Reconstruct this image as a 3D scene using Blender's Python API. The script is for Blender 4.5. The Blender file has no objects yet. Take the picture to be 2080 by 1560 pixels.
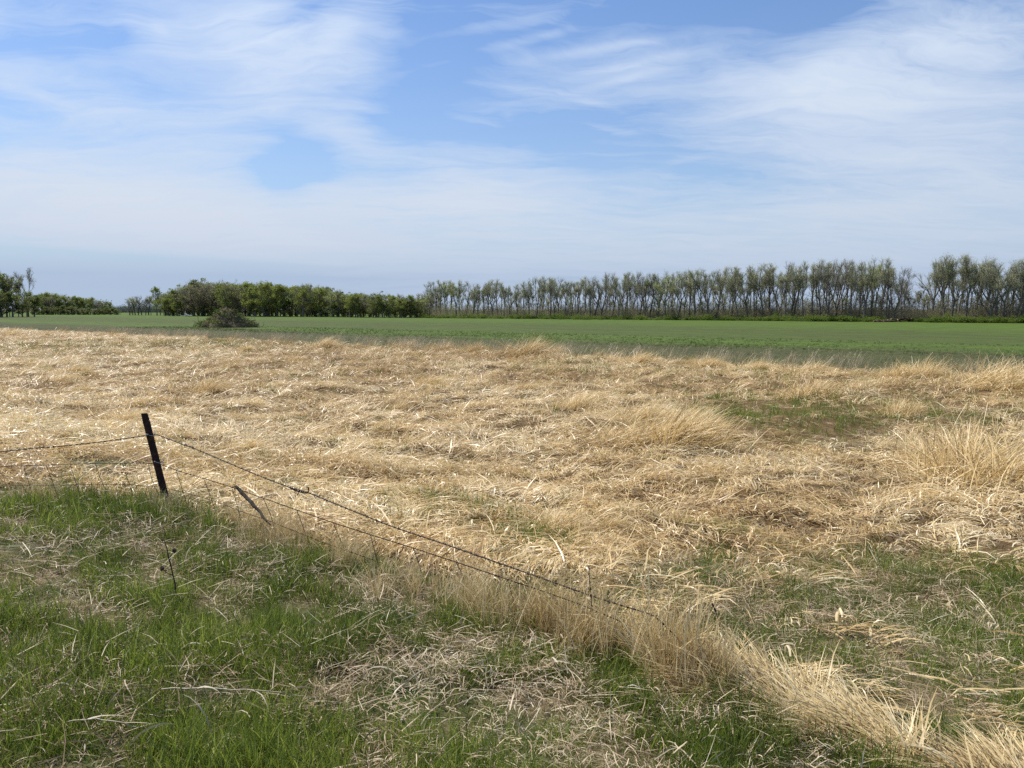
import bpy, math, random
import numpy as np

# ------------------------------------------------------------------ camera, sky, sun, exposure
SC = bpy.context.scene
COL = SC.collection
rad = math.radians
CAM_Z = 1.65
PITCH = rad(-5.56)
FPX = 1562.0                                        # focal length in photo pixels (2080 wide)
cd = bpy.data.cameras.new('camera')
cd.sensor_width = 36.0
cd.lens = 36.0 * FPX / 2080.0
cd.clip_start = 0.05
cd.clip_end = 9000
cam = bpy.data.objects.new('camera', cd)
COL.objects.link(cam)
cam.location = (0, 0, CAM_Z)
cam.rotation_euler = (rad(90) + PITCH, 0, 0)
SC.camera = cam

SUN_EL, SUN_AZ = rad(55), rad(-50)                  # azimuth from +Y, negative = left
SKY_STRENGTH = 0.105
VS = SC.view_settings
VS.view_transform = 'Standard'
VS.look = 'None'
VS.gamma = 1.0
VS.exposure = 0.22
VS.use_curve_mapping = False
SC.cycles.max_bounces = 4
SC.cycles.diffuse_bounces = 2
SC.cycles.transmission_bounces = 4
SC.cycles.use_denoising = False

sl = bpy.data.lights.new('sun', 'SUN')
sl.energy = 5.0
sl.angle = rad(0.5)
sl.color = (1.0, 0.95, 0.87)
sun = bpy.data.objects.new('sun', sl)
COL.objects.link(sun)
sun.rotation_euler = (rad(90) - SUN_EL, 0, -SUN_AZ + math.pi)
sun.location = (-40, 30, 60)


def pix_dir(px, py):
    """photo pixel -> unit world direction"""
    x = (px - 1040.0) / FPX
    y = (780.0 - py) / FPX
    c, s = math.cos(PITCH), math.sin(PITCH)
    d = np.array([x, c - y * s, s + y * c])
    return d / np.linalg.norm(d)


def project(x, y, z):
    """world -> photo pixel (vectorised)"""
    c, s = math.cos(PITCH), math.sin(PITCH)
    zz = z - CAM_Z
    dep = np.maximum(y * c + zz * s, 0.05)
    up = -y * s + zz * c
    return 1040 + FPX * x / dep, 780 - FPX * up / dep


def nd(nt, kind, **kw):
    n = nt.nodes.new(kind)
    for k, v in kw.items():
        setattr(n, k, v)
    return n


def sky_p(d):
    return np.array([d[0], d[1]]) / (max(d[2], 0.0) + 0.15)


def build_world():
    w = bpy.data.worlds.new('World')
    SC.world = w
    w.use_nodes = True
    w.cycles.sampling_method = 'NONE'
    nt = w.node_tree
    nt.nodes.clear()
    L = nt.links.new

    def math_(op, a, b=None, c=None, clamp=False):
        n = nd(nt, 'ShaderNodeMath', operation=op, use_clamp=clamp)
        for i, v in enumerate((a, b, c)):
            if v is None:
                continue
            if isinstance(v, (int, float)):
                n.inputs[i].default_value = v
            else:
                L(v, n.inputs[i])
        return n.outputs[0]

    def vmath(op, a, b, out=0):
        n = nd(nt, 'ShaderNodeVectorMath', operation=op)
        for i, v in enumerate((a, b)):
            if v is None:
                continue
            if isinstance(v, tuple):
                n.inputs[i].default_value = v
            else:
                L(v, n.inputs[i])
        return n.outputs[out]

    sky = nd(nt, 'ShaderNodeTexSky', sky_type='NISHITA')
    sky.sun_disc = False
    sky.sun_elevation = SUN_EL
    sky.sun_rotation = SUN_AZ
    sky.altitude = 200
    sky.air_density = 1.0
    sky.dust_density = 0.35
    sky.ozone_density = 2.2
    tc = nd(nt, 'ShaderNodeTexCoord')
    sep = nd(nt, 'ShaderNodeSeparateXYZ')
    L(tc.outputs['Generated'], sep.inputs[0])
    X, Y, Z = sep.outputs
    zc = math_('ADD', math_('MAXIMUM', Z, 0.0), 0.15)
    comb = nd(nt, 'ShaderNodeCombineXYZ')
    L(math_('DIVIDE', X, zc), comb.inputs[0])
    L(math_('DIVIDE', Y, zc), comb.inputs[1])
    P0 = comb.outputs[0]

    def noise(vec, scale, detail=5, rough=0.55, dist=0.0, col=False):
        n = nd(nt, 'ShaderNodeTexNoise')
        n.inputs['Scale'].default_value = scale
        n.inputs['Detail'].default_value = detail
        n.inputs['Roughness'].default_value = rough
        n.inputs['Distortion'].default_value = dist
        L(vec, n.inputs['Vector'])
        return n.outputs['Color' if col else 'Fac']

    # warp the cloud plane so that edges go wispy
    wv = vmath('SUBTRACT', noise(P0, 1.5, 4, 0.6, col=True), (0.5, 0.5, 0.5))
    sc = nd(nt, 'ShaderNodeVectorMath', operation='SCALE')
    L(wv, sc.inputs[0])
    sc.inputs['Scale'].default_value = 0.42
    P = vmath('ADD', P0, sc.outputs[0])
    sc2 = nd(nt, 'ShaderNodeVectorMath', operation='SCALE')
    L(wv, sc2.inputs[0])
    sc2.inputs['Scale'].default_value = 0.10
    PS = vmath('ADD', P0, sc2.outputs[0])

    def blob(px, py, rx, ry, ang, wgt, soft=False):
        """a patch of cirrus centred on the direction of a photo pixel"""
        p0 = sky_p(pix_dir(px, py))
        e = 6.0
        J = np.stack([(sky_p(pix_dir(px + e, py)) - sky_p(pix_dir(px - e, py))) / (2 * e),
                      (sky_p(pix_dir(px, py + e)) - sky_p(pix_dir(px, py - e))) / (2 * e)], 1)
        Ji = np.linalg.inv(J)
        ca, sa = math.cos(rad(ang)), math.sin(rad(ang))
        R = np.array([[ca, sa], [-sa, ca]])
        M = np.diag([1.0 / rx, 1.0 / ry]) @ R @ Ji
        off = -M @ p0
        src = PS if soft else P
        a = math_('ADD', vmath('DOT_PRODUCT', src, (M[0, 0], M[0, 1], 0), 1), float(off[0]))
        b = math_('ADD', vmath('DOT_PRODUCT', src, (M[1, 0], M[1, 1], 0), 1), float(off[1]))
        r2 = math_('MULTIPLY_ADD', b, b, math_('MULTIPLY', a, a))
        g = math_('EXPONENT', math_('MULTIPLY', r2, -1.0))
        return math_('MULTIPLY', g, wgt)

    blobs = [  # px, py, rx, ry, tilt of the long axis (deg, clockwise in the picture), weight
        (470, 60, 150, 90, 20, .26), (540, 150, 90, 150, 0, .36), (690, 100, 130, 55, -42, .36), (350, 85, 60, 40, 30, .22),
        (330, 240, 320, 70, 22, .20), (90, 200, 130, 28, 18, .22), (120, 370, 230, 60, 8, .34), (300, 420, 380, 60, 4, .30),
        (760, 430, 420, 55, 3, .34), (960, 400, 170, 55, -8, .40), (700, 260, 130, 60, 55, .16), (900, 340, 220, 26, 18, .18),
        (1750, 160, 210, 85, -18, .52), (1650, 240, 150, 80, 15, .34), (1880, 240, 240, 130, -30, .34), (2000, 90, 190, 90, -20, .30),
        (1450, 210, 180, 60, 5, .20), (1560, 300, 170, 22, 8, .16), (1650, 420, 330, 60, 0, .24), (1950, 400, 260, 70, -10, .18),
        (300, 466, 560, 42, 4, .85), (1150, 500, 760, 52, 2, .26), (1800, 500, 520, 60, 0, .12),
        (100, 330, 240, 90, 0, .16), (0, 60, 110, 40, 25, .16),
        (575, 350, 72, 66, 0, -.8), (860, 190, 120, 100, -50, -.26), (1520, 20, 170, 42, 15, -.42), (1130, 300, 190, 50, 20, -.22),
        (1400, 340, 120, 28, 10, -.22), (150, 130, 240, 34, 18, -.14), (1000, 90, 240, 70, 0, -.10),
    ]
    streaks = [(1100, 78, 70, 9, -14, .20), (1235, 98, 140, 10, -8, .26), (1290, 128, 110, 10, -12, .26), (1265, 158, 90, 9, -14, .30),
               (1200, 205, 40, 8, 12, .2), (1000, 60, 160, 14, -10, .16), (900, 130, 120, 10, -16, .14), (1060, 180, 130, 10, 6, .14), (960, 240, 120, 9, 12, .14), (1240, 262, 50, 8, 10, .18), (1390, 328, 50, 7, -14, .16),
               (330, 62, 26, 16, 60, .14), (90, 195, 66, 9, 14, .16), (545, 288, 48, 10, 8, .2), (700, 60, 60, 26, -50, .12)]
    acc = None
    for bl in blobs:
        v = blob(*bl)
        acc = v if acc is None else math_('ADD', acc, v)
    for bl in streaks:
        acc = math_('ADD', acc, blob(*bl, soft=True))
    # high cirrus texture over the whole sky
    mp = nd(nt, 'ShaderNodeMapping')
    mp.inputs['Rotation'].default_value = (0, 0, rad(-28))
    mp.inputs['Scale'].default_value = (0.6, 2.1, 1)
    L(P, mp.inputs[0])
    n1 = noise(mp.outputs[0], 1.15, 8, 0.6, 0.5)
    n2 = noise(P0, 0.8, 6, 0.6, 0.3)
    base = math_('MULTIPLY_ADD', math_('SUBTRACT', n1, 0.5), 1.35, math_('MULTIPLY', math_('SUBTRACT', n2, 0.5), 0.6))
    n3 = noise(mp.outputs[0], 3.4, 7, 0.66, 1.0)
    base = math_('MULTIPLY_ADD', math_('SUBTRACT', n3, 0.5), 0.55, base)
    veil = math_('MULTIPLY_ADD', math_('SUBTRACT', 1.0, math_('MULTIPLY', Z, 2.8, clamp=True)), 0.12, 0.09)
    acc = math_('MULTIPLY', acc, math_('MULTIPLY_ADD', n3, 1.7, 0.2))
    dens = math_('ADD', math_('ADD', acc, base), veil)
    # the cloud deck ends in a clean edge low on the left, clear air below it
    az = math_('ARCTAN2', X, Y)
    el = math_('ARCSINE', Z)
    e1 = pix_dir(0, 494)
    e2 = pix_dir(560, 532)
    a1, l1 = math.atan2(e1[0], e1[1]), math.asin(e1[2])
    a2, l2 = math.atan2(e2[0], e2[1]), math.asin(e2[2])
    k = (l2 - l1) / (a2 - a1)
    edge = math_('MINIMUM', math_('MULTIPLY_ADD', az, k, l1 - a1 * k), 0.12)
    edge = math_('MULTIPLY_ADD', math_('SUBTRACT', noise(tc.outputs['Generated'], 9, 4, .5), .5), 0.012, edge)
    above = math_('MULTIPLY', math_('SUBTRACT', el, edge), 330.0)
    above = math_('MULTIPLY_ADD', above, 0.5, 0.5, clamp=True)
    right = math_('MULTIPLY_ADD', math_('ADD', az, 0.32), 4.0, 0.0, clamp=True)
    keep = math_('MAXIMUM', above, right)
    dens = math_('MULTIPLY', dens, math_('MULTIPLY_ADD', keep, 0.85, 0.15))
    dens = math_('SUBTRACT', 1.0, math_('EXPONENT', math_('MULTIPLY', math_('MAXIMUM', dens, 0.02), -1.5)))
    # cloud colour: white high up, slightly mauve and dimmer close to the horizon
    cr = nd(nt, 'ShaderNodeValToRGB')
    L(math_('MULTIPLY', Z, 2.6, clamp=True), cr.inputs[0])
    k_ = 0.86 / SKY_STRENGTH
    cr.color_ramp.elements[0].color = (0.50, 0.58, 0.76, 1)
    cr.color_ramp.elements[1].color = (0.80, 0.91, 1.04, 1)
    e = cr.color_ramp.elements.new(0.32)
    e.color = (0.70, 0.75, 0.84, 1)
    cs = nd(nt, 'ShaderNodeVectorMath', operation='SCALE')
    L(cr.outputs[0], cs.inputs[0])
    cs.inputs['Scale'].default_value = k_
    hsv = nd(nt, 'ShaderNodeHueSaturation')
    hsv.inputs['Saturation'].default_value = 1.22
    hsv.inputs['Value'].default_value = 1.12
    hsv.inputs['Hue'].default_value = 0.507
    L(sky.outputs[0], hsv.inputs['Color'])
    mix = nd(nt, 'ShaderNodeMix', data_type='RGBA')
    L(dens, mix.inputs['Factor'])
    L(cs.outputs[0], mix.inputs[7])
    # pale blue haze that thickens towards the horizon all round
    hz = math_('MINIMUM', math_('MULTIPLY', math_('EXPONENT', math_('MULTIPLY', math_('MAXIMUM', Z, 0.0), -7.2)), 1.3), 0.97)
    hm = nd(nt, 'ShaderNodeMix', data_type='RGBA')
    L(hz, hm.inputs['Factor'])
    L(hsv.outputs[0], hm.inputs[6])
    hm.inputs[7].default_value = (0.41 * k_, 0.52 * k_, 0.70 * k_, 1)
    L(hm.outputs[2], mix.inputs[6])
    bg = nd(nt, 'ShaderNodeBackground')
    bg.inputs['Strength'].default_value = SKY_STRENGTH
    L(mix.outputs[2], bg.inputs['Color'])
    out = nd(nt, 'ShaderNodeOutputWorld')
    L(bg.outputs[0], out.inputs[0])


build_world()

# ------------------------------------------------------------------ helpers
rng = np.random.default_rng(7)
R = random.Random(11)


def _hash(ix, iy, seed):
    h = (ix.astype(np.int64) * 374761393 + iy.astype(np.int64) * 668265263 + seed * 974711) & 0x7fffffff
    h = ((h ^ (h >> 13)) * 1274126177) & 0x7fffffff
    h = h ^ (h >> 16)
    return (h & 0xffff) / 65535.0


def vnoise(x, y, seed=0):
    ix, iy = np.floor(x), np.floor(y)
    fx, fy = x - ix, y - iy
    fx = fx * fx * (3 - 2 * fx)
    fy = fy * fy * (3 - 2 * fy)
    a, b = _hash(ix, iy, seed), _hash(ix + 1, iy, seed)
    c, d = _hash(ix, iy + 1, seed), _hash(ix + 1, iy + 1, seed)
    return (a * (1 - fx) + b * fx) * (1 - fy) + (c * (1 - fx) + d * fx) * fy - 0.5


def fbm(x, y, seed=0, oct=4):
    x, y = np.asarray(x, float), np.asarray(y, float)
    s, amp, tot = 0, 1.0, 0
    for o in range(oct):
        s = s + amp * vnoise(x * 2 ** o + 17.3 * o, y * 2 ** o - 9.1 * o, seed + o)
        tot += amp
        amp *= 0.5
    return s / tot * 1.6


def sstep(a, b, x):
    t = np.clip((np.asarray(x, float) - a) / (b - a), 0, 1)
    return t * t * (3 - 2 * t)


NX, NY = 0.64 / math.hypot(0.64, 0.768), 0.768 / math.hypot(0.64, 0.768)   # normal of fence, field edge and tree row
S_EDGE = 45.0                                                               # field edge


def S_of(x, y):
    return NX * x + NY * y


FLAT = -1.65


def ground_z(x, y):
    x, y = np.asarray(x, float), np.asarray(y, float)
    s = S_of(x, y)
    z = FLAT * sstep(-1.0, 13.0, s)
    straw = sstep(6.0, 9.0, s) * (1 - sstep(S_EDGE - 4, S_EDGE, s))
    z = z + straw * (0.18 * fbm(x / 9, y / 9, 3, 3) + 0.32 * fbm(x / 2.1, y / 1.7, 5, 3) + 0.09 * fbm(x / .6, y / .55, 6, 2))
    near = sstep(1.0, 3.0, s) * (1 - sstep(5.0, 8.0, s))
    z = z + near * (0.09 * fbm(x / 1.1, y / 1.0, 9, 3))
    z = z - 0.16 * sstep(S_EDGE - 2.5, S_EDGE + 1.5, s)
    z = z - 0.7 * sstep(S_EDGE + 2.5, S_EDGE + 9, s)
    return z


def hit_ground(px, py):
    """where the ray through a photo pixel meets the ground"""
    d = pix_dir(px, py)
    t, prev = 0.5, 0.0
    step = 0.25
    for _ in range(4000):
        p = d * t
        if CAM_Z + p[2] < float(ground_z(p[0], p[1])):
            lo, hi = prev, t
            for _ in range(30):
                m = (lo + hi) / 2
                q = d * m
                if CAM_Z + q[2] < float(ground_z(q[0], q[1])):
                    hi = m
                else:
                    lo = m
            q = d * hi
            return np.array([q[0], q[1], CAM_Z + q[2]])
        prev = t
        t += step
        step = min(step * 1.02, 4)
    return None


def new_mesh(name, V, F, mats, mi=None, smooth=True, fattr=None):
    me = bpy.data.meshes.new(name)
    me.from_pydata([tuple(v) for v in V], [], F)
    for m in (mats if isinstance(mats, (list, tuple)) else [mats]):
        me.materials.append(m)
    if mi is not None:
        me.polygons.foreach_set('material_index', np.asarray(mi, dtype=np.int32))
    if smooth:
        me.polygons.foreach_set('use_smooth', np.ones(len(me.polygons), dtype=bool))
    if fattr:
        for k, v in fattr.items():
            a = me.attributes.new(k, 'FLOAT', 'POINT')
            a.data.foreach_set('value', np.asarray(v, dtype=np.float32))
    me.update()
    return me


def link(name, data, parent=None, loc=None, rot=None, scale=None):
    o = bpy.data.objects.new(name, data)
    COL.objects.link(o)
    if parent is not None:
        o.parent = parent
    if loc is not None:
        o.location = loc
    if rot is not None:
        o.rotation_euler = rot
    if scale is not None:
        o.scale = scale if isinstance(scale, (tuple, list)) else (scale,) * 3
    return o


def tag(o, label=None, cat=None, group=None, kind=None):
    if label:
        o['label'] = label
    if cat:
        o['category'] = cat
    if group:
        o['group'] = group
    if kind:
        o['kind'] = kind
    return o


# ------------------------------------------------------------------ materials
def mat_base(name):
    m = bpy.data.materials.new(name)
    m.use_nodes = True
    nt = m.node_tree
    nt.nodes.clear()
    return m, nt, nt.links.new, nd(nt, 'ShaderNodeOutputMaterial')


def ramp(nt, cols):
    r = nd(nt, 'ShaderNodeValToRGB')
    els = r.color_ramp.elements
    while len(els) < len(cols):
        els.new(0.5)
    for i, c in enumerate(cols):
        pos, rgb = c if isinstance(c[1], (tuple, list)) else (i / (len(cols) - 1), c)
        els[i].position = pos
        els[i].color = (*rgb, 1)
    return r


def blade_mat(name, cols, trans=0.3, rough=0.5, spec=0.35, inst=True, wb=0.55):
    """grass blades: colour from a per-blade value, a per-clump value and blade height"""
    m, nt, L, out = mat_base(name)
    a = nd(nt, 'ShaderNodeAttribute', attribute_name='bc')
    if inst:
        t = nd(nt, 'ShaderNodeAttribute', attribute_name='tint', attribute_type='INSTANCER').outputs['Fac']
    else:
        t = nd(nt, 'ShaderNodeObjectInfo').outputs['Random']
    mx = nd(nt, 'ShaderNodeMix', data_type='FLOAT')
    mx.inputs[0].default_value = wb
    L(t, mx.inputs[2])
    L(a.outputs['Fac'], mx.inputs[3])
    r = ramp(nt, cols)
    L(mx.outputs[0], r.inputs[0])
    p = nd(nt, 'ShaderNodeBsdfPrincipled')
    p.inputs['Roughness'].default_value = rough
    p.inputs['Specular IOR Level'].default_value = spec
    L(r.outputs[0], p.inputs['Base Color'])
    tr = nd(nt, 'ShaderNodeBsdfTranslucent')
    L(r.outputs[0], tr.inputs['Color'])
    ms = nd(nt, 'ShaderNodeMixShader')
    ms.inputs[0].default_value = trans
    L(p.outputs[0], ms.inputs[1])
    L(tr.outputs[0], ms.inputs[2])
    L(ms.outputs[0], out.inputs[0])
    return m


def noise_mat(name, cols, scale=3.0, rough=0.9, bump=0.0, detail=6, stretch=(1, 1, 1), coord='Object', obj_rand=0.0, spec=0.2):
    m, nt, L, out = mat_base(name)
    tc = nd(nt, 'ShaderNodeTexCoord')
    mp = nd(nt, 'ShaderNodeMapping')
    mp.inputs['Scale'].default_value = stretch
    L(tc.outputs[coord], mp.inputs[0])
    n = nd(nt, 'ShaderNodeTexNoise')
    n.inputs['Scale'].default_value = scale
    n.inputs['Detail'].default_value = detail
    n.inputs['Roughness'].default_value = 0.65
    L(mp.outputs[0], n.inputs['Vector'])
    r = ramp(nt, cols)
    f = n.outputs['Fac']
    if obj_rand:
        oi = nd(nt, 'ShaderNodeObjectInfo')
        ma = nd(nt, 'ShaderNodeMath', operation='MULTIPLY_ADD')
        L(oi.outputs['Random'], ma.inputs[0])
        ma.inputs[1].default_value = obj_rand
        sb = nd(nt, 'ShaderNodeMath', operation='SUBTRACT')
        L(f, sb.inputs[0])
        sb.inputs[1].default_value = obj_rand * 0.5
        L(sb.outputs[0], ma.inputs[2])
        f = ma.outputs[0]
    L(f, r.inputs[0])
    p = nd(nt, 'ShaderNodeBsdfPrincipled')
    p.inputs['Roughness'].default_value = rough
    p.inputs['Specular IOR Level'].default_value = spec
    L(r.outputs[0], p.inputs['Base Color'])
    if bump:
        b = nd(nt, 'ShaderNodeBump')
        b.inputs['Strength'].default_value = bump
        b.inputs['Distance'].default_value = 0.05
        L(n.outputs['Fac'], b.inputs['Height'])
        L(b.outputs[0], p.inputs['Normal'])
    L(p.outputs[0], out.inputs[0])
    return m


def leaf_mat(name, c1, c2, trans=0.35):
    m, nt, L, out = mat_base(name)
    g = nd(nt, 'ShaderNodeAttribute', attribute_name='bc')
    oi = nd(nt, 'ShaderNodeObjectInfo')
    mx = nd(nt, 'ShaderNodeMix', data_type='FLOAT')
    mx.inputs[0].default_value = 0.5
    L(oi.outputs['Random'], mx.inputs[2])
    L(g.outputs['Fac'], mx.inputs[3])
    r = ramp(nt, [c1, c2])
    L(mx.outputs[0], r.inputs[0])
    p = nd(nt, 'ShaderNodeBsdfDiffuse')
    L(r.outputs[0], p.inputs['Color'])
    tr = nd(nt, 'ShaderNodeBsdfTranslucent')
    L(r.outputs[0], tr.inputs['Color'])
    ms = nd(nt, 'ShaderNodeMixShader')
    ms.inputs[0].default_value = trans
    L(p.outputs[0], ms.inputs[1])
    L(tr.outputs[0], ms.inputs[2])
    L(ms.outputs[0], out.inputs[0])
    return m


M = {}
M['straw'] = blade_mat('straw', [(0.0, (.15, .08, .03)), (.25, (.40, .25, .095)), (.5, (.68, .49, .225)), (.75, (.82, .645, .345)), (1.0, (.90, .78, .53))], .28, .38, .5)
M['tan'] = blade_mat('tan_stems', [(0.0, (.22, .14, .07)), (.3, (.50, .37, .17)), (.65, (.74, .59, .31)), (1.0, (.88, .77, .50))], .25, .45, .45)
M['tan_obj'] = blade_mat('tussock_blades', [(0.0, (.26, .155, .055)), (.3, (.56, .39, .155)), (.65, (.80, .61, .29)), (1.0, (.91, .78, .49))], .33, .42, .5, inst=False, wb=.8)
M['grey'] = blade_mat('dead_leaves', [(0.0, (.18, .115, .06)), (.4, (.42, .31, .18)), (.75, (.64, .52, .34)), (1.0, (.82, .74, .58))], .2, .5, .4)
M['green'] = blade_mat('green_blades', [(0.0, (.045, .07, .008)), (.35, (.115, .16, .02)), (.7, (.21, .265, .04)), (1.0, (.38, .43, .09))], .46, .4, .4)
M['crop'] = blade_mat('crop_blades', [(0.0, (.05, .08, .014)), (.5, (.08, .118, .022)), (1.0, (.125, .17, .036))], .35, .5, .3)
M['curl_obj'] = blade_mat('curled_leaf', [(0.0, (.40, .32, .21)), (1.0, (.70, .61, .46))], .15, .5, .4, inst=False)
M['bark'] = noise_mat('bark', [(0.25, (.08, .067, .055)), (.6, (.18, .155, .13)), (.85, (.29, .26, .225))], 2.5, .95, .3, stretch=(1, 1, .25), obj_rand=.25)
M['twig'] = noise_mat('twigs', [(0.3, (.24, .215, .165)), (.7, (.42, .385, .31))], 1.5, .9, 0, obj_rand=.3)
M['bud'] = leaf_mat('budding_leaves', (.36, .40, .15), (.58, .62, .30), .55)
M['leaf_yg'] = leaf_mat('yellow_green_leaves', (.17, .205, .045), (.33, .37, .10), .6)
M['leaf_dg'] = leaf_mat('deep_green_leaves', (.13, .155, .046), (.25, .28, .095), .6)
M['leaf_br'] = leaf_mat('brownish_buds', (.20, .18, .10), (.33, .30, .17), .55)
M['shrub'] = leaf_mat('shrub_leaves', (.10, .16, .03), (.20, .26, .06), .5)
M['rust'] = noise_mat('rusty_steel', [(0.2, (.012, .008, .006)), (.5, (.034, .016, .010)), (.75, (.13, .05, .02))], 14, .75, .35)
M['wire'] = noise_mat('rusty_wire', [(0.3, (.018, .014, .013)), (.8, (.07, .045, .035))], 30, .6, .1)
M['tie'] = noise_mat('galvanised_tie', [(0.3, (.3, .3, .31)), (.8, (.55, .55, .56))], 30, .4, .1, spec=.5)
M['oldwood'] = noise_mat('weathered_wood', [(0.25, (.02, .016, .013)), (.55, (.055, .044, .035)), (.85, (.13, .105, .085))], 9, .9, .5, stretch=(1, 1, .12))
M['deadweed'] = noise_mat('dead_weed', [(0.3, (.03, .022, .016)), (.8, (.10, .075, .05))], 12, .9)
M['bleached'] = noise_mat('bleached_wood', [(0.3, (.55, .52, .46)), (.8, (.8, .78, .73))], 2, .8, .2)
M['log'] = noise_mat('felled_log_bark', [(0.25, (.03, .022, .017)), (.5, (.085, .055, .04)), (.8, (.18, .12, .085))], 1.4, .95, .5, obj_rand=.35)
M['logend'] = noise_mat('log_end_grain', [(0.3, (.20, .13, .08)), (.8, (.34, .24, .15))], 4, .9)
M['stick'] = noise_mat('brush_branch', [(0.3, (.07, .05, .035)), (.6, (.17, .125, .085)), (.85, (.36, .29, .20))], 2, .9, 0, obj_rand=.5)


def ground_material():
    """soil and flattened litter: brown thatch under the straw, darker earth with moss on the verge"""
    m, nt, L, out = mat_base('meadow_ground')
    geo = nd(nt, 'ShaderNodeNewGeometry')

    def noise(scale, detail=6, rough=.65, st=None):
        v = geo.outputs['Position']
        if st:
            mp = nd(nt, 'ShaderNodeMapping')
            mp.inputs['Scale'].default_value = st
            L(v, mp.inputs[0])
            v = mp.outputs[0]
        n = nd(nt, 'ShaderNodeTexNoise')
        n.inputs['Scale'].default_value = scale
        n.inputs['Detail'].default_value = detail
        n.inputs['Roughness'].default_value = rough
        L(v, n.inputs['Vector'])
        return n.outputs['Fac']
    thatch = ramp(nt, [(.3, (.055, .034, .016)), (.5, (.15, .098, .046)), (.7, (.30, .21, .105))])  # brown thatch, its colour darkened to stand for shade between the straw blades
    L(noise(3.0, 10, .75), thatch.inputs[0])
    earth = ramp(nt, [(.3, (.06, .045, .025)), (.5, (.17, .13, .07)), (.7, (.34, .27, .16))])
    L(noise(8, 8, .7), earth.inputs[0])
    moss = ramp(nt, [(.45, (.0, .0, .0)), (.6, (1, 1, 1))])
    L(noise(1.1, 4, .6), moss.inputs[0])
    mm = nd(nt, 'ShaderNodeMix', data_type='RGBA')
    L(moss.outputs[0], mm.inputs[0])
    L(earth.outputs[0], mm.inputs[6])
    mm.inputs[7].default_value = (.05, .075, .018, 1)
    at = nd(nt, 'ShaderNodeAttribute', attribute_name='straw')
    mx = nd(nt, 'ShaderNodeMix', data_type='RGBA')
    L(at.outputs['Fac'], mx.inputs[0])
    L(mm.outputs[2], mx.inputs[6])
    L(thatch.outputs[0], mx.inputs[7])
    p = nd(nt, 'ShaderNodeBsdfPrincipled')
    p.inputs['Roughness'].default_value = .95
    p.inputs['Specular IOR Level'].default_value = .1
    L(mx.outputs[2], p.inputs['Base Color'])
    b = nd(nt, 'ShaderNodeBump')
    b.inputs['Strength'].default_value = .8
    b.inputs['Distance'].default_value = .05
    L(noise(14, 6, .7), b.inputs['Height'])
    L(b.outputs[0], p.inputs['Normal'])
    L(p.outputs[0], out.inputs[0])
    return m


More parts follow.
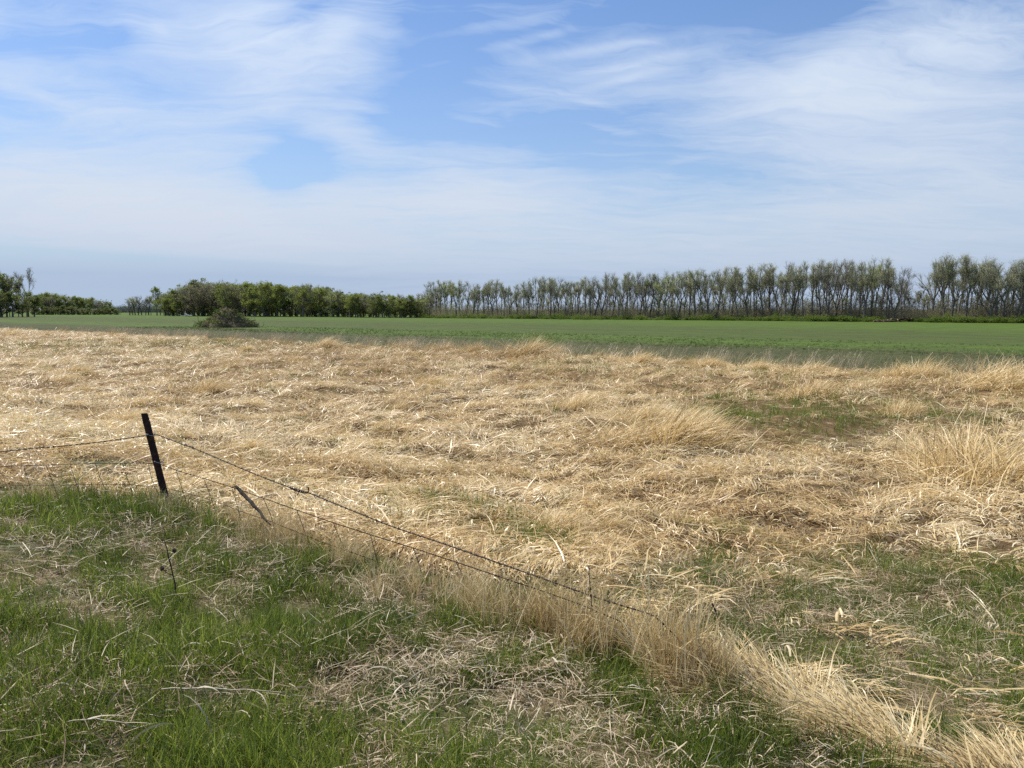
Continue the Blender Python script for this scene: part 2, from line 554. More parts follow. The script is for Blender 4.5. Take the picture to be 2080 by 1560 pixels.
def crop_material():
    """young cereal crop: drilled rows, thin patches where the soil shows, darker headland by the grass"""
    m, nt, L, out = mat_base('young_crop')
    tc = nd(nt, 'ShaderNodeTexCoord')
    V = tc.outputs['Object']                      # x = along the rows, y = across, from the grass edge

    def noise(scale, st, detail=5, rough=.6):
        mp = nd(nt, 'ShaderNodeMapping')
        mp.inputs['Scale'].default_value = st
        L(V, mp.inputs[0])
        n = nd(nt, 'ShaderNodeTexNoise')
        n.inputs['Scale'].default_value = scale
        n.inputs['Detail'].default_value = detail
        n.inputs['Roughness'].default_value = rough
        L(mp.outputs[0], n.inputs['Vector'])
        return n.outputs['Fac']
    sep = nd(nt, 'ShaderNodeSeparateXYZ')
    L(V, sep.inputs[0])
    # distance from the edge in 0..1 over 140 m
    d = nd(nt, 'ShaderNodeMath', operation='MULTIPLY_ADD')
    L(sep.outputs[1], d.inputs[0])
    d.inputs[1].default_value = 1 / 140
    wob = nd(nt, 'ShaderNodeMath', operation='MULTIPLY_ADD')
    L(noise(.02, (1, 2, 1), 3), wob.inputs[0])
    wob.inputs[1].default_value = .16
    wob.inputs[2].default_value = -.08
    L(wob.outputs[0], d.inputs[2])
    thin = ramp(nt, [(0.0, (1.0,) * 3), (.15, (.85,) * 3), (.195, (.22,) * 3), (.23, (.12,) * 3), (.33, (.52,) * 3), (.55, (.52,) * 3), (.8, (.14,) * 3), (1.0, (.0,) * 3)])
    L(d.outputs[0], thin.inputs[0])
    pat = nd(nt, 'ShaderNodeMath', operation='MULTIPLY_ADD')
    L(noise(.16, (.3, 1.4, 1), 7, .7), pat.inputs[0])
    pat.inputs[1].default_value = 1.5
    pat.inputs[2].default_value = -.75
    fine = nd(nt, 'ShaderNodeMath', operation='MULTIPLY_ADD')
    L(noise(2.2, (.22, 1.6, 1), 6, .75), fine.inputs[0])
    fine.inputs[1].default_value = 1.7
    fine.inputs[2].default_value = -.85
    band = nd(nt, 'ShaderNodeMath', operation='MULTIPLY_ADD')
    L(noise(.35, (.02, 1, 1), 4, .6), band.inputs[0])
    band.inputs[1].default_value = 1.0
    L(pat.outputs[0], band.inputs[2])
    bsub = nd(nt, 'ShaderNodeMath', operation='SUBTRACT')
    L(band.outputs[0], bsub.inputs[0])
    bsub.inputs[1].default_value = .5
    s1 = nd(nt, 'ShaderNodeMath', operation='ADD')
    L(bsub.outputs[0], s1.inputs[0])
    L(fine.outputs[0], s1.inputs[1])
    s2 = nd(nt, 'ShaderNodeMath', operation='ADD', use_clamp=True)
    L(s1.outputs[0], s2.inputs[0])
    L(thin.outputs[0], s2.inputs[1])
    g = ramp(nt, [(.3, (.055, .094, .015)), (.7, (.105, .155, .029))])
    L(noise(.5, (.5, 1, 1), 6), g.inputs[0])
    soil = ramp(nt, [(.35, (.028, .030, .014)), (.6, (.085, .085, .036)), (.85, (.24, .22, .12))])
    L(noise(5, (.4, 1, 1), 8, .75), soil.inputs[0])
    mx = nd(nt, 'ShaderNodeMix', data_type='RGBA')
    L(s2.outputs[0], mx.inputs[0])
    L(g.outputs[0], mx.inputs[6])
    L(soil.outputs[0], mx.inputs[7])
    p = nd(nt, 'ShaderNodeBsdfPrincipled')
    p.inputs['Roughness'].default_value = .9
    p.inputs['Specular IOR Level'].default_value = .1
    L(mx.outputs[2], p.inputs['Base Color'])
    b = nd(nt, 'ShaderNodeBump')
    b.inputs['Strength'].default_value = .6
    b.inputs['Distance'].default_value = .12
    L(noise(3, (.25, 1.5, 1), 6, .7), b.inputs['Height'])
    L(b.outputs[0], p.inputs['Normal'])
    L(p.outputs[0], out.inputs[0])
    return m


# ------------------------------------------------------------------ ground and crop field
def build_ground():
    rr = [0.0] + list(np.geomspace(0.6, 190, 290)) + list(np.geomspace(230, 6000, 16))
    front = np.linspace(-52, 52, 300)
    back = np.linspace(52, 308, 60)[1:-1]
    th = np.radians(np.concatenate([front, back]))
    nr, na = len(rr), len(th)
    Rg, Tg = np.meshgrid(np.array(rr[1:]), th, indexing='ij')
    x, y = (Rg * np.sin(Tg)).ravel(), (Rg * np.cos(Tg)).ravel()
    z = ground_z(x, y)
    V = np.concatenate([[[0, 0, float(ground_z(0, 0))]], np.stack([x, y, z], 1)])
    F = []
    for j in range(na):
        F.append((0, 1 + (j + 1) % na, 1 + j))
    for i in range(nr - 2):
        a = 1 + i * na
        for j in range(na):
            k = (j + 1) % na
            F.append((a + j, a + k, a + na + k, a + na + j))
    s = S_of(V[:, 0], V[:, 1])
    strawv = sstep(6.6, 8.2, s + 0.8 * fbm(V[:, 0] / 2, V[:, 1] / 2, 21)) 
    me = new_mesh('ground', V, F, ground_material(), fattr={'straw': strawv})
    tag(link('ground', me), kind='structure')


def build_field():
    # local x along the rows (fence direction), local y across, origin on the edge
    xs = np.concatenate([np.linspace(-1500, -300, 14), np.linspace(-280, 160, 150), np.linspace(200, 900, 8)])
    ys = np.concatenate([np.linspace(0, 30, 40), np.linspace(32, 260, 60), np.linspace(290, 1500, 14)])
    Xg, Yg = np.meshgrid(xs, ys, indexing='ij')
    ang = math.atan2(-NX, NY)
    ca, sa = math.cos(ang), math.sin(ang)
    zz = 0.02 + 0.10 * fbm(Xg / 16, Yg / 5, 31, 2) * sstep(0, 3, Yg) + 0.5 * fbm(Xg / 130, Yg / 70, 33, 2) * sstep(15, 80, Yg) * 0.35 + 0.04
    V = np.stack([Xg.ravel(), Yg.ravel() + 0.8 * fbm(Xg / 6, Xg * 0, 35, 3).ravel() * (Yg.ravel() < 2), zz.ravel()], 1)
    n2 = len(ys)
    F = []
    for i in range(len(xs) - 1):
        for j in range(n2 - 1):
            a = i * n2 + j
            F.append((a, a + n2, a + n2 + 1, a + 1))
    me = new_mesh('crop_field', V, F, crop_material())
    o = link('crop_field', me, loc=(NX * S_EDGE, NY * S_EDGE, FLAT - 0.16), rot=(0, 0, ang))
    tag(o, 'young green crop field with thin soil streaks beyond the dry grass', kind='structure')


build_ground()
build_field()
FIELD_Z = FLAT - 0.10


def hit_flat(px, py, z=FLAT - 0.12):
    d = pix_dir(px, py)
    t = (z - CAM_Z) / d[2]
    return np.array([d[0] * t, d[1] * t, z])


# ------------------------------------------------------------------ grass blades and scattering
class Blades:
    def __init__(self):
        self.V, self.F, self.bc, self.h = [], [], [], []

    def blade(self, base, az, el, length, width, bend=0.5, nseg=4, azj=0.15, roll=0.0, rnd=R, tip=0.12, bc=None, rootw=0.75, floor=None):
        p = np.array(base, float)
        bc = rnd.random() if bc is None else bc
        i0 = len(self.V)
        seg = length / nseg
        for i in range(nseg + 1):
            t = i / nseg
            d = np.array([math.cos(el) * math.cos(az), math.cos(el) * math.sin(az), math.sin(el)])
            side = np.array([-math.sin(az), math.cos(az), 0.0])
            upv = np.cross(d, side)
            cr, sr = math.cos(roll), math.sin(roll)
            w = side * cr + upv * sr
            ww = width * 0.5 * (rootw + (1 - rootw) * min(1, t * 3)) * (1 - (1 - tip) * t ** 2.2)
            self.V.append(p - w * ww)
            self.V.append(p + w * ww)
            self.bc += [bc, bc]
            self.h += [t, t]
            p = p + d * seg
            if floor is not None and p[2] < floor:
                p[2] = floor + rnd.random() * .01
                el = max(el, 0.0)
            el -= bend / nseg * (0.6 + 0.8 * rnd.random()) * (0.6 + 0.8 * t)
            az += azj * rnd.uniform(-1, 1)
            roll += rnd.uniform(-.25, .25)
        for i in range(nseg):
            a = i0 + 2 * i
            self.F.append((a, a + 1, a + 3, a + 2))

    def arrays(self):
        return np.array(self.V), self.F, np.array(self.bc), np.array(self.h)


def scatter(name, templates, pts, rot, scl, tint, material, label=None):
    """one stuff object: template clumps and scatter points in one mesh, instanced by geometry nodes"""
    V, F, bc, gid = [], [], [], []
    off = 0
    for k, T in enumerate(templates):
        v, f, b, h = T.arrays()
        V.append(v)
        F += [tuple(i + off for i in q) for q in f]
        bc.append(b)
        gid.append(np.full(len(v), k))
        off += len(v)
    n_t = off
    n_p = len(pts)
    me = bpy.data.meshes.new(name)
    me.from_pydata(np.concatenate(V + [np.asarray(pts)]).tolist(), [], F)
    me.materials.append(material)
    me.polygons.foreach_set('use_smooth', np.ones(len(F), dtype=bool))

    def fa(key, vals, typ='FLOAT', prop='value'):
        a = me.attributes.new(key, typ, 'POINT')
        a.data.foreach_set(prop, np.ascontiguousarray(vals).ravel())
    fa('bc', np.concatenate(bc + [np.zeros(n_p)]).astype(np.float32))
    fa('tint', np.concatenate([np.zeros(n_t), tint]).astype(np.float32))
    fa('gid', np.concatenate(gid + [rng.integers(0, len(templates), n_p)]).astype(np.int32), 'INT')
    fa('tpl', np.concatenate([np.ones(n_t), np.zeros(n_p)]).astype(bool), 'BOOLEAN')
    fa('rot', np.concatenate([np.zeros((n_t, 3)), rot]).astype(np.float32), 'FLOAT_VECTOR', 'vector')
    s3 = np.asarray(scl, float)
    if s3.ndim == 1:
        s3 = np.stack([s3, s3, s3], 1)
    fa('scl', np.concatenate([np.ones((n_t, 3)), s3]).astype(np.float32), 'FLOAT_VECTOR', 'vector')
    me.update()
    o = link(name, me)
    ng = bpy.data.node_groups.new(name + '_scatter', 'GeometryNodeTree')
    ng.interface.new_socket('Geometry', in_out='INPUT', socket_type='NodeSocketGeometry')
    ng.interface.new_socket('Geometry', in_out='OUTPUT', socket_type='NodeSocketGeometry')
    N, L = ng.nodes.new, ng.links.new
    gi, go = N('NodeGroupInput'), N('NodeGroupOutput')

    def attr(key, typ):
        n = N('GeometryNodeInputNamedAttribute')
        n.data_type = typ
        n.inputs['Name'].default_value = key
        return n.outputs['Attribute']
    sep = N('GeometryNodeSeparateGeometry')
    sep.domain = 'POINT'
    L(gi.outputs[0], sep.inputs[0])
    L(attr('tpl', 'BOOLEAN'), sep.inputs['Selection'])
    sp = N('GeometryNodeSplitToInstances')
    sp.domain = 'FACE'
    L(sep.outputs[0], sp.inputs[0])
    L(attr('gid', 'INT'), sp.inputs['Group ID'])
    mp = N('GeometryNodeMeshToPoints')
    L(sep.outputs[1], mp.inputs[0])
    ip = N('GeometryNodeInstanceOnPoints')
    L(mp.outputs[0], ip.inputs['Points'])
    L(sp.outputs[0], ip.inputs['Instance'])
    ip.inputs['Pick Instance'].default_value = True
    L(attr('gid', 'INT'), ip.inputs['Instance Index'])
    L(attr('rot', 'FLOAT_VECTOR'), ip.inputs['Rotation'])
    L(attr('scl', 'FLOAT_VECTOR'), ip.inputs['Scale'])
    L(ip.outputs[0], go.inputs[0])
    md = o.modifiers.new('scatter', 'NODES')
    md.node_group = ng
    tag(o, label, kind='stuff')
    return o


def sample_polar(n, r0, r1, power, half=44):
    """n points on the ground round the camera; areal density falls as r**-power"""
    u = rng.random(n)
    e = 2 - power
    r = (r0 ** e + u * (r1 ** e - r0 ** e)) ** (1 / e)
    a = np.radians(rng.uniform(-half, half, n))
    return r * np.sin(a), r * np.cos(a), r


FENCE_PX = np.array([(-400, 1000), (0, 1008), (343, 1030), (520, 1085), (700, 1130), (900, 1190), (1100, 1250), (1300, 1320), (1500, 1410), (1700, 1510), (2050, 1640), (2500, 1800)], float)


def fence_v(u):
    return np.interp(u, FENCE_PX[:, 0], FENCE_PX[:, 1])


def blobs_at(u, v, lst):
    s = np.zeros_like(u)
    for (px, py, rx, ry, w) in lst:
        s = s + w * np.exp(-((u - px) / rx) ** 2 - ((v - py) / ry) ** 2)
    return s


GREEN_BLOBS = [  # green growth showing through the dry grass
    (1640, 850, 190, 50, 1.3), (1490, 835, 70, 30, .8), (1950, 850, 190, 26, .8), (1080, 1105, 100, 18, 1.0), (900, 1000, 140, 40, .28), (760, 985, 60, 25, .35),
    (1700, 1190, 280, 60, .55), (1950, 1180, 200, 70, .5), (1400, 1170, 90, 40, .5), (1550, 1260, 200, 60, .45), (1900, 1330, 220, 80, .45), (2060, 1280, 100, 160, .4),
    (130, 705, 220, 13, .55), (420, 700, 140, 12, .6), (640, 690, 130, 11, .9), (820, 702, 90, 8, .6), (1250, 750, 160, 12, .35), (1560, 765, 160, 10, .3),
    (1230, 1010, 60, 15, .3), (1900, 900, 150, 20, .3), (1330, 920, 60, 10, .4), (1180, 730, 60, 12, .6), (1500, 1080, 200, 15, .3),
]
BARE_BLOBS = [  # where the straw thins
    (1640, 850, 185, 60, 1.0), (1480, 840, 70, 25, .7), (1950, 850, 190, 26, .8), (1080, 1108, 100, 16, .8), (1700, 1195, 300, 60, .6), (1960, 1190, 220, 70, .6), (1400, 1180, 90, 40, .5), (1560, 1265, 220, 70, .75), (1900, 1340, 260, 100, .75),
    (120, 705, 220, 10, .4), (650, 688, 140, 9, .6), (2080, 1300, 120, 160, .7), (1980, 1440, 300, 110, .95), (1700, 1330, 200, 60, .6),
]


def straw_templates():
    out = []
    for k in range(7):                                # loose mats
        B = Blades()
        for i in range(15):
            base = (R.gauss(0, .17), R.gauss(0, .17), R.uniform(-.02, .06))
            B.blade(base, R.gauss(0, .6), R.uniform(.0, .45), R.uniform(.2, .48), R.uniform(.006, .015), R.uniform(.2, 1.2), 3, .3, R.uniform(-.7, .7), floor=.004)
        for i in range(8):                            # curled leaf tips that stick out
            B.blade((R.gauss(0, .18), R.gauss(0, .18), .03), R.uniform(-math.pi, math.pi), R.uniform(.2, 1.0), R.uniform(.10, .22), R.uniform(.008, .016), R.uniform(1.2, 3.2), 4, .5, R.uniform(-1, 1), bc=R.uniform(.6, 1))
        out.append(B)
    for k in range(11):                               # combed locks that arch up and roll over
        B = Blades()
        tone = R.uniform(-.25, .25)
        el = R.uniform(.15, .65)
        bend = R.uniform(.7, 2.0)
        for i in range(19):
            B.blade((R.gauss(0, .05), R.gauss(0, .11), -.02), R.gauss(0, .24), el + R.gauss(0, .14), R.uniform(.22, .45), R.uniform(.007, .016), bend * R.uniform(.7, 1.3), 4, .15, R.uniform(-.5, .5), bc=min(1, max(0, R.random() + tone)))
        for i in range(3):
            B.blade((R.gauss(0, .1), R.gauss(0, .1), .05), R.uniform(-3, 3), R.uniform(.4, 1.2), R.uniform(.10, .22), R.uniform(.012, .020), R.uniform(1.5, 3.4), 4, .5, R.uniform(-1, 1), bc=R.uniform(.75, 1))
        out.append(B)
    return out


def erect_templates(n, nb, h0, h1, w0, w1, lean, spread, bend, nseg=4, elr=.25):
    out = []
    for k in range(n):
        B = Blades()
        for i in range(nb):
            a = R.uniform(-math.pi, math.pi) if lean == 0 else R.gauss(0, lean)
            B.blade((R.gauss(0, spread), R.gauss(0, spread), -.01), a, math.pi / 2 - abs(R.gauss(.1, elr)), R.uniform(h0, h1), R.uniform(w0, w1), R.uniform(*bend), nseg, .15, R.uniform(-.8, .8))
        out.append(B)
    return out


def curl_templates():
    out = []
    for k in range(10):
        B = Blades()
        for i in range(14):
            B.blade((R.gauss(0, .10), R.gauss(0, .10), R.uniform(0, .02)), R.uniform(-math.pi, math.pi), R.uniform(0, .9), R.uniform(.05, .15), R.uniform(.003, .008), R.uniform(.5, 3.2), 4, .4, R.uniform(-1, 1))
        for i in range(14):
            B.blade((R.gauss(0, .12), R.gauss(0, .12), .008), R.uniform(-math.pi, math.pi), R.uniform(0, .25), R.uniform(.07, .24), R.uniform(.0025, .0065), R.uniform(.1, .6), 2, .2, R.uniform(-1, 1), floor=.003)
        out.append(B)
    return out


def tilt_rot(x, y, az):
    """lie on the slope: small tilts from the ground gradient plus heading"""
    e = .15
    gx = (ground_z(x + e, y) - ground_z(x - e, y)) / (2 * e)
    gy = (ground_z(x, y + e) - ground_z(x, y - e)) / (2 * e)
    ca, sa = np.cos(az), np.sin(az)
    return np.stack([np.arctan(-gx * sa + gy * ca), -np.arctan(gx * ca + gy * sa), az], 1)


def build_straw():
    n = 62000
    x, y, r = sample_polar(n, 4.5, 165, 1.12)
    s = S_of(x, y)
    u, v = project(x, y, ground_z(x, y))
    uc = np.clip(u, -300, 2400)
    ok = (s < S_EDGE - 1.0 + 1.6 * fbm(x / 4, y / 4, 41)) & (v < fence_v(uc) - 12 + 40 * fbm(x / 1.2, y / 1.2, 43))
    keep = 1 - np.clip(blobs_at(uc, v, BARE_BLOBS), 0, .96) - .75 * sstep(.08, .30, fbm(x / 1.1, y / 1.1, 44))
    ok &= rng.random(n) < np.clip(keep, .06, 1)
    x, y, r, uc, v = x[ok], y[ok], r[ok], uc[ok], v[ok]
    n = len(x)
    az = -.1 + 7.0 * fbm(x / 1.8, y / 1.8, 45, 3) + rng.normal(0, .5, n)
    rot = tilt_rot(x, y, az)
    rot[:, :2] += rng.normal(0, .10, (n, 2))
    scl = rng.uniform(.7, 1.3, n) * np.clip((r / 9) ** .25, .85, 1.8)
    tint = np.clip(.55 + 1.25 * fbm(x / 2.2, y / 2.2, 47, 4) + .7 * fbm(x / 12, y / 12, 48, 2) + rng.normal(0, .18, n), 0, 1)
    z = ground_z(x, y) + rng.uniform(0, .05, n)
    scatter('flattened_straw', straw_templates(), np.stack([x, y, z], 1), rot, scl, tint, M['straw'], 'flattened pale dry grass matted over the meadow')
    # knots of half-standing dry grass all over the meadow, thicker along its far edge
    n = 16000
    x, y, r = sample_polar(n, 7, 175, 1.1)
    s = S_of(x, y)
    u, v = project(x, y, ground_z(x, y))
    uc = np.clip(u, -300, 2400)
    p = .6 * sstep(.20, .36, fbm(x / 1.7, y / 1.5, 51, 3)) + .75 * sstep(S_EDGE - 9, S_EDGE - 3, s + 3 * fbm(x / 5, y / 5, 53)) * sstep(.0, .22, fbm(x / 3.2, y / 3.2, 55))
    ok = (s < S_EDGE - .6 + 2 * fbm(x / 3, y / 3, 41)) & (s > 8.5) & (v < fence_v(uc) - 60) & (rng.random(n) < p * (1 - np.clip(blobs_at(uc, v, BARE_BLOBS), 0, .8)))
    x, y, r, s = x[ok], y[ok], r[ok], s[ok]
    n = len(x)
    az = .1 + 1.2 * fbm(x / 5, y / 5, 57) + rng.normal(0, .35, n)
    rot = np.stack([rng.normal(0, .12, n), rng.normal(0, .12, n), az], 1)
    edge = sstep(S_EDGE - 9, S_EDGE - 3, s)
    sc = rng.uniform(.55, 1.0, n) * (1 + .35 * edge) * np.clip((r / 12) ** .12, 1, 1.4)
    scl = np.stack([sc * 1.1, sc * 1.1, sc * (.55 + .45 * edge)], 1)
    tint = np.clip(.45 + 1.0 * fbm(x / 2, y / 2, 58) + rng.normal(0, .2, n), 0, 1)
    tpl = erect_templates(8, 20, .35, .75, .008, .016, .7, .09, (.5, 1.8), 4, .5)
    scatter('half_standing_dry_grass', tpl, np.stack([x, y, ground_z(x, y)], 1), rot, scl, tint, M['straw'], 'wind leaned clumps of tan dry grass in the meadow')


def build_green():
    n = 126000
    xa, ya, ra = sample_polar(56000, 1.7, 11, 1.0)
    xb, yb, rb = sample_polar(70000, 11, 90, 1.0)
    x, y, r = np.concatenate([xa, xb]), np.concatenate([ya, yb]), np.concatenate([ra, rb])
    z = ground_z(x, y)
    u, v = project(x, y, z)
    uc, vc = np.clip(u, -300, 2400), np.clip(v, 600, 1800)
    s = S_of(x, y)
    verge = sstep(-14, 30, vc - fence_v(uc))
    patch = .6 * fbm(x / .9, y / .9, 61, 3) + .9 * fbm(x / .28, y / .28, 62, 2)
    dead = blobs_at(uc, vc, [(840, 1370, 120, 60, .8), (760, 1490, 130, 60, .9), (1120, 1400, 110, 70, .7), (60, 1140, 110, 60, .6), (1250, 1500, 200, 50, .5), (250, 1110, 100, 25, .5), (560, 1180, 130, 30, .5), (420, 1440, 160, 14, .5)])
    lush = blobs_at(uc, vc, [(250, 1340, 130, 70, .5), (140, 1040, 200, 25, .7), (330, 1060, 90, 22, .7), (760, 1200, 70, 40, .5), (1400, 1420, 120, 60, .5), (1220, 1300, 200, 60, .4), (80, 1400, 120, 90, .35), (600, 1370, 200, 60, .25)])
    p = verge * np.clip(.56 + 1.8 * patch - .32 * dead + .5 * lush, .10, 1)
    p = np.maximum(p, (1 - verge) * np.clip(.035 + .1 * (patch > .2) + blobs_at(uc, vc, GREEN_BLOBS) * (.75 + 1.2 * patch), 0, 1) * .85)
    ok = (rng.random(n) < p) & (s < S_EDGE)
    x, y, z, r, uc, vc, verge = x[ok], y[ok], z[ok], r[ok], uc[ok], vc[ok], verge[ok]
    lush, patch = lush[ok], patch[ok]
    n = len(x)
    rot = np.stack([rng.normal(0, .15, n), rng.normal(0, .15, n), rng.uniform(-3.14, 3.14, n)], 1)
    sc = rng.uniform(.45, 1.05, n) * (.80 + .35 * np.clip(lush + patch, -.4, .9)) * np.clip((r / 7) ** .5, .9, 2.4)
    tint = np.clip(.48 + 1.0 * fbm(x / .8, y / .8, 63) + rng.normal(0, .2, n), 0, 1)
    tpl = erect_templates(10, 12, .06, .28, .0035, .0085, 0, .05, (.2, 1.5), 4, .32)
    scatter('green_grass', tpl, np.stack([x, y, z], 1), rot, sc, tint, M['green'], 'fresh green spring grass growing through dead litter')


def build_litter():
    # grey dead leaves and short thatch on the verge and on the right
    n = 17500
    x, y, r = sample_polar(n, 1.7, 30, 1.2)
    z = ground_z(x, y)
    u, v = project(x, y, z)
    uc, vc = np.clip(u, -300, 2400), np.clip(v, 600, 1800)
    verge = sstep(-20, 30, vc - fence_v(uc))
    heap = blobs_at(uc, vc, [(840, 1370, 110, 60, .8), (760, 1500, 150, 60, .9), (1120, 1400, 110, 70, .8), (60, 1140, 110, 70, .7), (1300, 1500, 240, 60, .5), (250, 1110, 120, 30, .5), (560, 1180, 150, 30, .5), (420, 1440, 200, 20, .6)])
    right = blobs_at(uc, vc, [(1700, 1200, 330, 90, .8), (1950, 1300, 220, 130, .9), (1500, 1240, 200, 60, .9), (1400, 1170, 120, 50, .7), (1800, 950, 260, 90, .4), (1950, 870, 150, 60, .35)])
    p = verge * np.clip(.44 + 1.1 * fbm(x / .35, y / .35, 65, 3) + .35 * heap, .10, 1) + (1 - verge) * right
    ok = rng.random(n) < p
    x, y, z, r, heap = x[ok], y[ok], z[ok], r[ok], (heap * verge)[ok]
    n = len(x)
    rot = np.stack([rng.normal(0, .2, n), rng.normal(0, .2, n), rng.uniform(-3.14, 3.14, n)], 1)
    sc = rng.uniform(.5, 1.2, n) * np.clip((r / 6) ** .25, .8, 1.5)
    tint = np.clip(.45 + .9 * fbm(x / 1.5, y / 1.5, 66) + rng.normal(0, .18, n), 0, 1)
    scatter('dead_leaf_litter', curl_templates(), np.stack([x, y, z + rng.uniform(0, .05, n) + .10 * np.clip(heap, 0, 1) * rng.random(n)], 1), rot, sc, tint, M['grey'], 'curled grey dead grass leaves littering the verge')


# ------------------------------------------------------------------ fence geometry
P1 = hit_ground(343, 1030)
P2 = hit_ground(1890, 1565)
P0 = hit_ground(-230, 1012)


def on_plane(px, py, A, B):
    """point on the vertical plane through A and B seen at a photo pixel"""
    n = np.array([-(B - A)[1], (B - A)[0], 0.0])
    n /= np.linalg.norm(n)
    d = pix_dir(px, py)
    c = np.array([0, 0, CAM_Z])
    t = n @ (A - c) / (n @ d)
    return c + d * t


def tube(V, F, path, radii, sides=6, cap=True, closed_tip=False):
    path = [np.asarray(p, float) for p in path]
    i0 = len(V)
    n = len(path)
    ref = np.array([0.13, 0.31, 0.94])
    for i, p in enumerate(path):
        t = path[min(i + 1, n - 1)] - path[max(i - 1, 0)]
        t = t / (np.linalg.norm(t) + 1e-9)
        rf = ref if abs(t @ ref) < .92 else np.array([1.0, 0, 0])
        a = np.cross(t, rf)
        a /= np.linalg.norm(a)
        b = np.cross(t, a)
        rr = radii[i] if hasattr(radii, '__len__') else radii
        for k in range(sides):
            th = 2 * math.pi * k / sides
            V.append(p + (a * math.cos(th) + b * math.sin(th)) * rr)
    for i in range(n - 1):
        for k in range(sides):
            k2 = (k + 1) % sides
            F.append((i0 + i * sides + k, i0 + i * sides + k2, i0 + (i + 1) * sides + k2, i0 + (i + 1) * sides + k))
    if cap:
        F.append(tuple(i0 + k for k in range(sides))[::-1])
        F.append(tuple(i0 + (n - 1) * sides + k for k in range(sides)))


def smooth_path(pts, n):
    pts = np.array(pts, float)
    t = np.linspace(0, 1, len(pts))
    q = np.linspace(0, 1, n)
    out = np.stack([np.interp(q, t, pts[:, k]) for k in range(3)], 1)
    for _ in range(3):
        out[1:-1] = (out[:-2] + 2 * out[1:-1] + out[2:]) / 4
    return out


def build_fence_row():
    """long dead grass caught in the fence: standing in the middle, combed over at the near end"""
    d = (P2 - P1)
    d[2] = 0
    Lf = np.linalg.norm(d)
    d /= Lf
    nrm = np.array([NX, NY])
    # (a) combed-over mane
    pts, rot, sc, ti = [], [], [], []
    for _ in range(800):
        q = R.uniform(.80, 1.25) * Lf
        u, v = project(P1[0] + d[0] * q, P1[1] + d[1] * q, float(P1[2]))
        w = R.gauss(.0, .09)
        x, y = P1[0] + d[0] * q + nrm[0] * w, P1[1] + d[1] * q + nrm[1] * w
        fade = sstep(.80, .88, q / Lf)
        if R.random() > .15 + .85 * fade:
            continue
        pts.append((x, y, float(ground_z(x, y)) - .02))
        rot.append((R.gauss(0, .12), R.gauss(0, .12), math.atan2(-d[1], -d[0]) + R.gauss(.1, .25) + 2.8 * float(fbm(x / .3, y / .3, 72, 2))))
        k = R.uniform(.7, 1.1) * (.75 + .25 * fade)
        sc.append((k, k, k * (.74 + .12 * math.sin(q * 2.3))))
        ti.append(min(1, max(0, .5 + 1.1 * float(fbm(x / .6, y / .6, 71)) + R.gauss(0, .2))))
    tpl = []
    for k in range(7):
        B = Blades()
        for i in range(15):
            B.blade((R.gauss(0, .035), R.gauss(0, .045), 0), R.gauss(0, .24), R.gauss(.62, .2), R.uniform(.25, .55), R.uniform(.005, .0125), R.uniform(.4, 1.8), 4, .2, R.uniform(-1, 1))
        tpl.append(B)
    scatter('fence_row_mane', tpl, np.array(pts), np.array(rot), np.array(sc), np.array(ti), M['tan'], 'long dead tan grass combed over along the fence line')
    # (b) upright tan grass in the wires
    pts, rot, sc, ti = [], [], [], []
    for _ in range(3000):
        q = R.uniform(-.75, .87) * Lf
        if q < 0:
            dd = (P0 - P1)[:2]
            dd = dd / np.linalg.norm(dd)
            w = R.gauss(.18, .16)
            x, y = P1[0] - dd[0] * q, P1[1] - dd[1] * q + abs(w)
            hgt, pr = .62, .5
        else:
            w = R.gauss(.08, .22) if q < .6 * Lf else R.gauss(.0, .13)
            x, y = P1[0] + d[0] * q + nrm[0] * w, P1[1] + d[1] * q + nrm[1] * w
            f = q / Lf
            hgt = float(np.interp(f, [0, .3, .60, .68, .84, .87], [.5, .55, .62, .9, 1.0, .75]))
            pr = float(np.interp(f, [0, .08, .3, .6, .68, .84, .87], [.7, 1.0, 1.0, 1.1, 2.4, 2.4, .9]))
        if R.random() > pr * (.12 + 1.2 * float(sstep(-.12, .22, fbm(x / .32, y / .32, 73)))):
            continue
        pts.append((x, y, float(ground_z(x, y)) - .01))
        rot.append((R.gauss(0, .10), R.gauss(0, .10), R.uniform(-3.14, 3.14)))
        k = R.uniform(.7, 1.15) * hgt
        sc.append((k * .9, k * .9, k))
        ti.append(min(1, max(0, .6 + .9 * float(fbm(x / .5, y / .5, 75)) + R.gauss(0, .2))))
    tpl = erect_templates(9, 10, .25, .62, .004, .0095, 0, .035, (.1, 1.6), 5, .24)
    scatter('fence_row_grass', tpl, np.array(pts), np.array(rot), np.array(sc), np.array(ti), M['tan'], 'upright tan dry grass standing in the fence wires')


